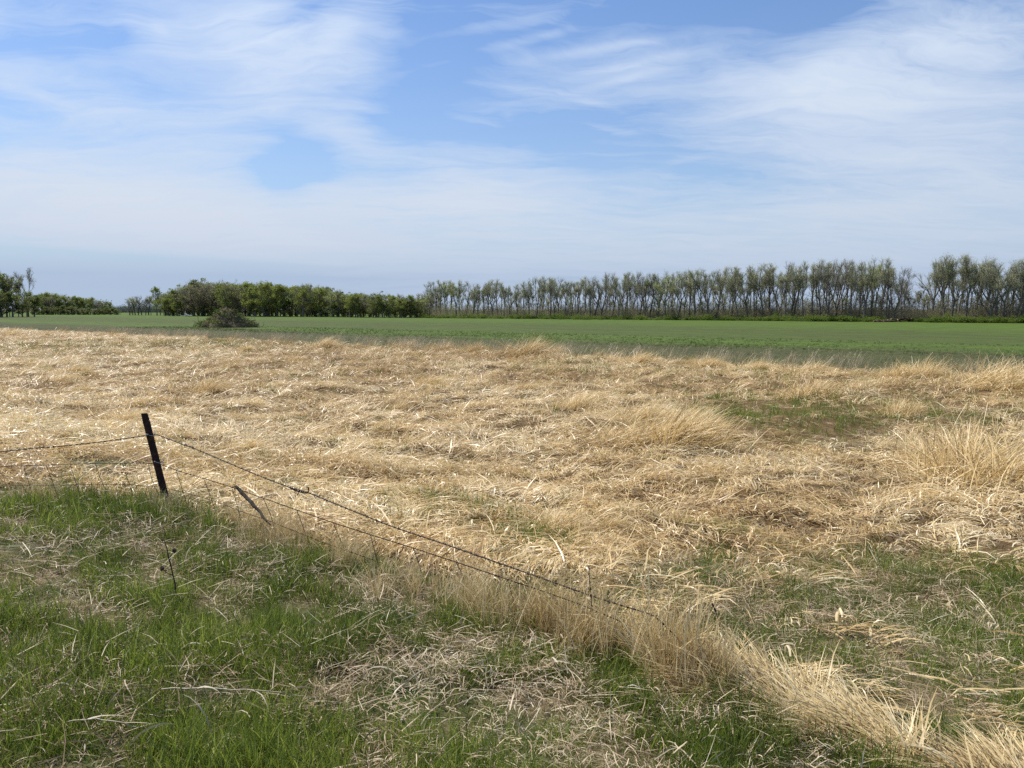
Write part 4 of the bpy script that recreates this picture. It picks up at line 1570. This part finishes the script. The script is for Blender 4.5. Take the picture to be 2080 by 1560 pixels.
    for (px, t, sd) in ((20, 573, 80), (38, 575, 81)):
        R.seed(sd)
        T = cottonwood(15.0, .55, 4, .34, (0, 0), 2, .13, 7, 2)
        p = hit_flat(px, 643.4)
        h = (643.4 - t) / FPX * np.linalg.norm(p - [0, 0, CAM_Z])
        place_tree('cottonwood_tree', tree_data('flat_topped', T, 'leaf_br', 15.0), p[0], p[1], p[2] - .1, h / 15.0, 'flat topped half leafed tree beside the split poplar', 'tree', 'flat topped trees beside the poplar', 0, .7)

    # ---------------- shrubs along the foot of the row
    shr = []
    for i in range(4):
        R.seed(400 + i)
        T = TreeMesh()
        for k in range(7):
            d = np.array([R.gauss(0, .9), R.gauss(0, .6), 1.0])
            bp, _ = grow(T, np.array([R.gauss(0, .7), R.gauss(0, .3), -.1]), d, R.uniform(.8, 1.5), .03, .01, 3, .15, .05, 3)
            for j in range(4):
                c = R.choice(bp[1:]) + np.array([R.gauss(0, .45), R.gauss(0, .3), R.gauss(0, .15)])
                for q in range(34):
                    v = np.array([R.gauss(0, .28), R.gauss(0, .28), R.gauss(0, .2)])
                    T.leaf(c + v, .085 * R.uniform(.6, 1.4), .5)
        shr.append(tree_data('shrub', T, 'shrub'))
    R.seed(450)
    px = 866
    while px < 2150:
        by = row_base(px) + R.uniform(.4, 1.0)
        p = hit_flat(px, by)
        hpx = R.uniform(5, 11) * (.8 + .5 * (px - 870) / 1200) * (.55 if 1780 < px < 1880 else 1)
        sc = hpx / FPX * np.linalg.norm(p) / 1.35
        D = shr[R.randint(0, 3)]
        e = link('shrub', None, loc=(p[0], p[1], p[2] - .05), rot=(0, 0, R.uniform(0, 6.28)), scale=(sc * 1.5, sc * 1.5, sc))
        tag(e, 'low bright green shrub at the foot of the cottonwood row', 'shrub', 'shrubs along the far field edge')
        link('stems', D[0], e)
        link('foliage', D[1], e)
        px += R.uniform(8, 15)


def build_brushwood():
    """grey-brown saplings and brush that fill the belt between the trunks"""
    tpl = []
    for k in range(7):
        R.seed(500 + k)
        B = Blades()
        for i in range(26):
            a = R.uniform(0, 6.28)
            B.blade((R.gauss(0, .5), R.gauss(0, .5), -.1), a, math.pi / 2 - abs(R.gauss(0, .28)), R.uniform(1.2, 4.2), R.uniform(.03, .055), R.uniform(-.1, .4), 3, .2, R.uniform(-1.5, 1.5), rootw=1)
        for i in range(130):
            a = R.uniform(0, 6.28)
            B.blade((R.gauss(0, .75), R.gauss(0, .75), abs(R.gauss(.9, .9))), a, R.uniform(.2, 1.4), R.uniform(.4, 1.0), R.uniform(.02, .05), R.uniform(-.2, .6), 2, .3, R.uniform(-1.5, 1.5))
        tpl.append(B)
    pts, rot, sc, ti = [], [], [], []
    R.seed(550)
    for _ in range(1500):
        px = R.uniform(862, 2200)
        by = 645.5 + (px - 870) / 1210 * 9.5 - R.uniform(-.1, 2.4)
        p = hit_flat(px, by)
        pts.append(p)
        rot.append((0, 0, R.uniform(0, 6.28)))
        k = R.uniform(.6, 1.4)
        sc.append((k, k, k * R.uniform(.8, 1.5)))
        ti.append(R.random())
    m = blade_mat('brushwood', [(0, (.20, .175, .115)), (.5, (.32, .29, .19)), (1, (.38, .38, .22))], .45, .9, .1)
    scatter('understory_brush', tpl, np.array(pts), np.array(rot), np.array(sc), np.array(ti), m, 'grey brown brush filling the belt between the cottonwood trunks')
    # far pale wood on the horizon
    pts, rot, sc, ti = [], [], [], []
    for _ in range(260):
        px = R.uniform(238, 345)
        d = pix_dir(px, 632)
        t = R.uniform(820, 900)
        pts.append((d[0] * t, d[1] * t, FIELD_Z))
        rot.append((0, 0, R.uniform(0, 6.28)))
        k = R.uniform(1.2, 2.3)
        sc.append((k * 2, k * 2, k))
        ti.append(R.random())
    m2 = blade_mat('far_wood', [(0, (.10, .12, .10)), (1, (.19, .21, .18))], .2, .9, .1)
    scatter('distant_wood', tpl, np.array(pts), np.array(rot), np.array(sc), np.array(ti), m2, 'far grey green wood low on the horizon')


# ------------------------------------------------------------------ piles, logs, weeds, tussocks
def build_brush_pile():
    R.seed(600)
    p = hit_ground(457, 674)
    dist = np.linalg.norm(p)
    W = 118 / FPX * dist                     # width of the heap
    Hh = 54 / FPX * dist
    root = link('brush_pile', None, loc=(p[0], p[1] + 1.5, p[2] - .1))
    tag(root, 'big heap of earth and cut branches overgrown with weeds at the meadow edge', 'brush pile')
    V, F = [], []
    nu, nv = 40, 16
    for j in range(nv + 1):
        f = j / nv
        for i in range(nu):
            a = 2 * math.pi * i / nu
            n = 1 + .5 * float(fbm(math.cos(a) * 1.5 + f * 2, math.sin(a) * 1.5, 81, 3))
            rr = max(0.0, 1 - f ** 1.15) ** .8 * n
            V.append((math.cos(a) * W * .5 * rr * 1.05, math.sin(a) * W * .36 * rr, Hh * .86 * (f ** .95) * (1 + .2 * float(fbm(a * 1.5, f * 4, 83)))))
    for j in range(nv):
        for i in range(nu):
            k = (i + 1) % nu
            F.append((j * nu + i, j * nu + k, (j + 1) * nu + k, (j + 1) * nu + i))
    link('mound', new_mesh('mound', V, F, noise_mat('heap_earth', [(.25, (.045, .04, .022)), (.5, (.11, .09, .05)), (.8, (.22, .165, .10))], .9, 1, .6)), root)
    T = TreeMesh()
    T.V, T.F = [(0, 0, 0), (.01, 0, 0), (0, .01, 0)], [(0, 1, 2)]
    for c in range(330):
        v = V[R.randint(0, len(V) - nu * 3)]
        green = R.random() < (.75 if v[0] < 0 else .4)
        for j in range(22):
            T.leaf(np.array(v) + np.array([R.gauss(0, .3), R.gauss(0, .3), abs(R.gauss(.06, .16))]), R.uniform(.06, .13), .3)
            T.ti[-1] = 1 if green else 0
    w = link('weeds', new_mesh('weeds', T.tv, T.tf, [M['stick'], M['shrub']], T.ti, False, {'bc': T.bc}), root)
    w['kind'] = 'stuff'
    sticks = []
    for k in range(5):
        V2, F2 = [], []
        pth = [np.zeros(3)]
        d = np.array([1.0, 0, 0])
        for i in range(5):
            d = d + np.array([0, R.gauss(0, .2), R.gauss(0, .2)])
            pth.append(pth[-1] + d / np.linalg.norm(d) * .5)
        tube(V2, F2, pth, [.05, .045, .04, .032, .022, .01], 5)
        for q in range(3):
            i = R.randint(1, 4)
            e = np.array([.6, R.gauss(0, .6), R.gauss(0, .6)])
            tube(V2, F2, [pth[i], pth[i] + e * .35, pth[i] + e * .8], [.025, .018, .008], 4)
        sticks.append(new_mesh('branch', V2, F2, M['stick']))
    for k in range(130):
        v = V[R.randint(0, len(V) - nu - 1)]
        link('branch', sticks[k % 5], root, loc=(v[0] + R.gauss(0, .2), v[1] + R.gauss(0, .2), v[2] + .05), rot=(R.uniform(0, 6.28), R.gauss(-.2, .55), R.uniform(0, 6.28)), scale=R.uniform(.35, .95))


def log_mesh(name, ln, r0, r1, m0, m1, bend=.05, stubs=2):
    V, F, mi = [], [], []
    n = 9
    pth = [np.array([(i / (n - 1) - .5) * ln, R.gauss(0, bend), R.gauss(0, bend)]) for i in range(n)]
    tube(V, F, pth, [r0 + (r1 - r0) * i / (n - 1) + R.gauss(0, .02) for i in range(n)], 9)
    mi = [0] * (len(F) - 2) + [1, 1]
    for k in range(stubs):
        a = pth[R.randint(2, 6)]
        e = np.array([R.gauss(0, .4), R.gauss(0, .6), R.uniform(.2, 1)])
        k0 = len(F)
        tube(V, F, [a, a + e * .5, a + e * .9], [.10, .07, .05], 6)
        mi += [0] * (len(F) - k0)
    return new_mesh(name, V, F, [m0, m1], mi)


def build_logs():
    R.seed(650)
    meshes = [log_mesh('felled_log', R.uniform(2.5, 4.5), R.uniform(.17, .3), R.uniform(.11, .2), M['log'], M['logend'], .08) for _ in range(5)]
    spots = [(1786, 0), (1796, 0), (1806, .0), (1815, .0), (1822, .42), (1828, 0), (1836, .42), (1840, 0), (1847, .45), (1850, 0), (1858, .42), (1862, 0), (1869, 0), (1876, 0), (1832, .8), (1843, .82)]
    for i, (px, dz) in enumerate(spots):
        p = hit_flat(px, 653.6 + R.uniform(-.15, .25))
        o = link('felled_log', meshes[i % 5], loc=(p[0], p[1], p[2] + .17 + dz * .8), rot=(R.uniform(0, 6.28), R.gauss(0, .07), R.gauss(.2, .5)))
        tag(o, 'reddish brown felled log stacked on others in the low heap before the tree gap' if dz else 'reddish brown felled log lying on the ground before the tree gap', 'log', 'felled logs heaped on the field' if dz else 'felled logs lying on the field edge')
    p = hit_flat(1660, 652.6)
    o = link('pale_log', log_mesh('pale_log', 2.2, .15, .12, M['bleached'], M['bleached'], .05, 0), loc=(p[0], p[1], p[2] + .14), rot=(0, 0, .2))
    tag(o, 'small pale log lying alone in front of the row shrubs', 'log')
    # bleached trunk with one end turned up
    p = hit_ground(382, 645)
    p = hit_flat(382, 643.0)
    e = link('bleached_log', None, loc=tuple(p))
    tag(e, 'white bleached fallen trunk with upturned root end before the leafing wood', 'log')
    k = np.linalg.norm(p) / FPX
    V, F = [], []
    tube(V, F, list(smooth_path([(8 * k, 0, .35), (2 * k, 0, .45), (-3 * k, .2, .8), (-6 * k, .2, 1.35)], 12)), [.16 + .02 * i for i in range(12)], 8)
    link('trunk', new_mesh('trunk', V, F, M['bleached']), e)
    V, F = [], []
    tube(V, F, [(-6 * k, .2, 1.3), (-5.6 * k, .2, 1.8), (-5.0 * k, .1, 2.6)], [.22, .14, .05], 6)
    link('root', new_mesh('root', V, F, M['bleached']), e)
    V, F = [], []
    tube(V, F, [(-14 * k, -.2, .25), (-6 * k, -.1, .3), (2 * k, 0, .3)], [.08, .12, .14], 6)
    link('branch', new_mesh('branch', V, F, M['bleached']), e)


def build_tussocks():
    """standing clumps of dry grass one can pick out"""
    metas = []
    for k in range(6):
        R.seed(700 + k)
        B = Blades()
        for i in range(800):
            rr = abs(R.gauss(0, .26))
            a = R.uniform(0, 6.28)
            bx, by = math.cos(a) * rr * 1.5, math.sin(a) * rr
            ln = R.uniform(.45, 1.0) * (1 - .35 * min(1, rr / .5))
            aa = R.gauss(0, .55) if R.random() < .8 else a
            B.blade((bx, by, -.03), aa, R.uniform(.45, 1.4), ln, R.uniform(.005, .012), R.uniform(.3, 1.6), 4, .14, R.uniform(-1, 1))
        for i in range(26):                       # taller seed stalks
            B.blade((R.gauss(0, .3), R.gauss(0, .2), 0), R.gauss(0, .5), R.uniform(.9, 1.4), R.uniform(.65, .98), R.uniform(.003, .005), R.uniform(.2, .7), 5, .06, R.uniform(-1, 1), bc=R.uniform(.5, .9), tip=.6)
        v, f, b, h = B.arrays()
        metas.append(new_mesh('tussock', v, f, M['tan_obj'], fattr={'bc': b}))
    E = 'dry golden grass tussock standing above the crop at the meadow edge'
    I = 'leaning dry grass tussock rising from the flattened meadow straw'
    lst = [  # px, base py, height px, width factor, label, group
        (1070, 722, 46, 1.2, 'tallest golden grass tussock standing above the crop edge', None),
        (1350, 905, 95, 1.5, 'broad leaning golden grass tussock in the middle of the meadow', None),
        (1290, 862, 55, 1.3, I, 1), (1400, 880, 60, 1.2, I, 1),
        (2010, 792, 70, 1.4, E, 2), (2065, 796, 80, 1.4, E, 2), (1870, 770, 52, 1.5, E, 2), (1815, 770, 42, 1.4, E, 2),
        (1290, 742, 40, 1.5, E, 2), (1430, 748, 38, 1.5, E, 2), (1530, 754, 34, 1.4, E, 2), (1650, 762, 40, 1.5, E, 2),
        (900, 713, 28, 1.5, E, 2), (960, 715, 30, 1.5, E, 2), (650, 708, 30, 1.6, E, 2), (820, 708, 26, 1.5, E, 2), (1120, 722, 34, 1.4, E, 2),
        (500, 712, 16, 1.5, E, 2), (720, 706, 13, 1.5, E, 2), (90, 682, 11, 1.8, E, 2), (240, 682, 9, 1.8, E, 2), (330, 680, 9, 1.8, E, 2), (20, 683, 11, 1.8, E, 2),
        (870, 785, 32, 1.5, I, 1), (1060, 795, 28, 1.4, I, 1), (920, 865, 24, 1.4, I, 1), (810, 832, 24, 1.3, I, 1), (420, 800, 40, 1.5, I, 1), (470, 750, 20, 1.5, I, 1),
        (250, 860, 32, 1.4, I, 1), (1170, 830, 40, 1.5, I, 1), (700, 945, 30, 1.4, I, 1), (1640, 810, 48, 1.5, I, 1), (1960, 975, 110, 1.4, 'loose pale grass tussock with long nodding stalks beside the green meadow patch', None),
        (2060, 985, 100, 1.3, 'second loose pale tussock beside the long stalked one', None), (1120, 1085, 60, 1.5, 'combed over straw tussock shading a dark hollow above the green patch', None),
        (1230, 1080, 46, 1.3, I, 1), (500, 915, 30, 1.5, I, 1), (600, 735, 16, 1.6, I, 1), (150, 760, 24, 1.6, I, 1), (320, 720, 10, 1.8, I, 1), (1830, 850, 50, 1.3, I, 1),
    ]
    R.seed(750)
    for i, (px, py, hp, wf, lab, g) in enumerate(lst):
        p = hit_ground(px, py)
        h = hp * (.8 if g == 2 else 1) / FPX * np.linalg.norm(p - [0, 0, CAM_Z])
        k = h / .72
        o = link('dry_grass_tussock', metas[i % 6], loc=(p[0], p[1], p[2]), rot=(R.gauss(0, .06), R.gauss(.05, .08), R.gauss(.15, .35)), scale=(k * wf, k * wf, k))
        if g:
            size = 'tall ' if hp >= 40 else ('low ' if hp < 20 else '')
            if 350 < px < 620 and py < 760:
                near = ' in front of the brush pile'
            elif 200 < px < 520 and py > 780:
                near = ' behind the fence post'
            elif 1480 < px < 1850 and py < 870:
                near = ' near the green meadow patch'
            elif 1000 < px < 1250:
                near = ' around the tallest tussock'
            elif px > 1850:
                near = ' beyond the long stalked tussock'
            elif px < 350:
                near = ' left of the brush pile'
            elif 1250 <= px <= 1440:
                near = ' behind the broad golden tussock' if g == 2 else ' beside the broad golden tussock'
            else:
                near = ''
            lab = size + ('dry golden tussock standing above the crop edge' if g == 2 else 'leaning dry tussock in the flattened straw') + near
        tag(o, lab, 'grass tussock', {1: 'dry tussocks in the flattened meadow', 2: 'dry tussocks along the crop edge'}.get(g))


def build_edge_stalks():
    """thin seed stalks along the far edge, grey against the dark furrow"""
    n = 2600
    pts, rot, sc, ti = [], [], [], []
    R.seed(800)
    for _ in range(n):
        t = R.uniform(-120, 45)
        s = S_EDGE - abs(R.gauss(0, 2.2)) + .4
        x, y = NX * s + NY * t, NY * s - NX * t
        if float(fbm(x / 3, y / 3, 85)) < R.uniform(-.25, .3):
            continue
        pts.append((x, y, float(ground_z(x, y))))
        rot.append((R.gauss(0, .1), R.gauss(0, .1), R.gauss(.2, .6)))
        k = R.uniform(.6, 1.15)
        sc.append((k, k, k))
        ti.append(R.random())
    tpl = []
    for k in range(6):
        B = Blades()
        for i in range(7):
            B.blade((R.gauss(0, .15), R.gauss(0, .15), 0), R.gauss(0, .5), R.uniform(1.1, 1.5), R.uniform(.7, 1.3), R.uniform(.006, .010), R.uniform(.2, .9), 5, .1, R.uniform(-1, 1), tip=.9)
            if R.random() < .5:
                q = B.V[-1]
                for j in range(4):
                    B.blade(q, R.uniform(-1, 1), R.uniform(-.6, .6), R.uniform(.06, .14), .012, .8, 2)
        tpl.append(B)
    scatter('edge_seed_stalks', tpl, np.array(pts), np.array(rot), np.array(sc), np.array(ti), M['grey'], 'thin grey seed stalks along the crop edge')


def build_crop():
    n = 40000
    t = rng.uniform(-150, 70, n)
    row = rng.integers(0, 170, n)
    d = 1.2 + row * .19 + rng.normal(0, .03, n) + (row * .19 / 32) ** 2 * 8
    s = S_EDGE + d
    x, y = NX * s + NY * t, NY * s - NX * t
    keep = rng.random(n) < np.clip(sstep(14.0, 26, d) * (.75 + 1.0 * fbm(t / 9, d / 3, 87)) * (1 - .5 * sstep(18, 34, d)), .04, 1)
    x, y, t, d = x[keep], y[keep], t[keep], d[keep]
    n = len(x)
    rot = np.stack([np.zeros(n), np.zeros(n), rng.uniform(-3.14, 3.14, n)], 1)
    tint = np.clip(.5 + .5 * fbm(x / 6, y / 6, 88) + rng.normal(0, .15, n), 0, 1)
    tpl = erect_templates(6, 12, .07, .17, .008, .014, 0, .06, (.3, 1.2), 3, .35)
    scatter('crop_seedlings', tpl, np.stack([x, y, np.full(n, FLAT - .12)], 1), rot, rng.uniform(.9, 1.6, n), tint, M['crop'], 'young green crop seedlings in drilled rows')


def build_small_things():
    # dry thistle-like weed with dark heads
    R.seed(820)
    for (px, py, hp, lean, lab) in ((367, 1232, 122, -.2, 'dark dry weed stalk with round seed heads on the grassy verge'),):
        p = hit_ground(px, py)
        h = hp / FPX * np.linalg.norm(p - [0, 0, CAM_Z])
        e = link('dry_weed', None, loc=tuple(p))
        tag(e, lab, 'weed')
        V, F = [], []
        st = [np.array([lean * h * f + R.gauss(0, .004), 0, h * f]) for f in np.linspace(-.05, 1, 9)]
        tube(V, F, st, [.0055, .005, .005, .0045, .004, .004, .0035, .003, .0025], 6)
        link('stem', new_mesh('stem', V, F, M['deadweed']), e)
        for (f, dx, dz) in ((.62, -.06, .05), (.80, .04, .05)):
            i = int(f * 8)
            V, F = [], []
            b = st[i]
            tip = b + np.array([dx, R.gauss(0, .03), dz])
            tube(V, F, [b, (b + tip) / 2 + np.array([0, 0, -.01]), tip], [.003, .0025, .002], 5)
            tw = link('side_stem', new_mesh('side_stem', V, F, M['deadweed']), e)
            V, F = [], []
            m = 7
            for j in range(m + 1):
                a = math.pi * j / m
                for k in range(8):
                    th = 6.283 * k / 8
                    q = 1 + R.uniform(-.2, .25)
                    V.append(tip + np.array([math.sin(a) * math.cos(th), math.sin(a) * math.sin(th), -math.cos(a) * 1.1]) * .013 * q)
            for j in range(m):
                for k in range(8):
                    F.append((j * 8 + k, j * 8 + (k + 1) % 8, (j + 1) * 8 + (k + 1) % 8, (j + 1) * 8 + k))
            link('seed_head', new_mesh('seed_head', V, F, M['deadweed'], smooth=False), tw)
    # long fallen straws
    for (pa, pb, r, lab) in (((330, 1442), (645, 1462), .0038, 'long pale fallen straw lying across the green verge'),
                             ((195, 1196), (360, 1200), .0030, 'fallen pale straw lying behind the dark weed stalk'),
                             ((140, 1512), (290, 1528), .0030, 'short pale straw lying beside a curled white leaf')):
        a, b = hit_ground(*pa), hit_ground(*pb)
        e = link('fallen_straw', None, loc=tuple(a))
        tag(e, lab, 'straw')
        V, F = [], []
        n = 14
        lift = .10 if pa[1] > 1400 else .08
        pth = [(b - a) * i / (n - 1) + np.array([0, R.gauss(0, .003), lift + .02 * math.sin(i / (n - 1) * 3.1) + R.gauss(0, .002)]) for i in range(n)]
        tube(V, F, pth, [r * (1 - .5 * i / n) for i in range(n)], 6)
        link('stalk', new_mesh('stalk', V, F, M['curl_obj'], fattr={'bc': [.5] * len(V)}), e)
        B = Blades()
        for f in (.3, .55, .8):
            q = pth[int(f * 13)]
            B2 = Blades()
            B2.blade(q, R.uniform(-.6, .6), R.uniform(.1, .5), R.uniform(.10, .2), .008, 1.2, 6, .2, R.uniform(-1, 1))
            v, fc, bc, h = B2.arrays()
            link('leaf', new_mesh('leaf', v, fc, M['curl_obj'], fattr={'bc': bc}), e)
    # curled white leaves near the camera
    R.seed(840)
    for (px, py, n, sz, lab) in ((425, 1530, 6, .24, 'spray of broad curled white dead leaves on the green verge'), (262, 1540, 2, .2, 'folded white dead leaf lying flat beside fallen straw'),
                                 (375, 1548, 3, .14, 'small upright pale curled leaf tuft'), (355, 1330, 6, .22, 'tuft of thin pale stalks and curled leaves standing in lush grass'),
                                 (1040, 1300, 3, .22, 'pale forked dead leaf standing in front of the fence grass'), (1740, 1190, 3, .34, 'single tall bent yellow straw on the green right bank'),
                                 (830, 1400, 9, .26, 'heap of grey curled dead leaves with a dark hollow'), (1080, 1370, 8, .22, 'pile of pale twisted dead leaves on a grass hummock')):
        p = hit_ground(px, py)
        e = link('curled_dead_leaves', None, loc=tuple(p))
        tag(e, lab, 'dead leaves')
        for k in range(n):
            B = Blades()
            B.blade((R.gauss(0, .03), R.gauss(0, .03), .0), R.uniform(-3.1, 3.1), R.uniform(.3, 1.35), sz * R.uniform(.7, 1.3), R.uniform(.007, .012), R.uniform(1.0, 3.4), 9, .2, R.uniform(-1, 1), tip=.25)
            v, fc, bc, h = B.arrays()
            link('leaf', new_mesh('leaf', v, fc, M['curl_obj'], fattr={'bc': bc}), e)


import time as _t
for fn in (build_straw, build_green, build_litter, build_fence_row, build_fence, build_trees, build_brushwood, build_brush_pile, build_logs, build_tussocks, build_edge_stalks, build_crop, build_small_things):
    t0 = _t.time()
    fn()
    print(fn.__name__, round(_t.time() - t0, 1), 's')
bpy.context.view_layer.update()
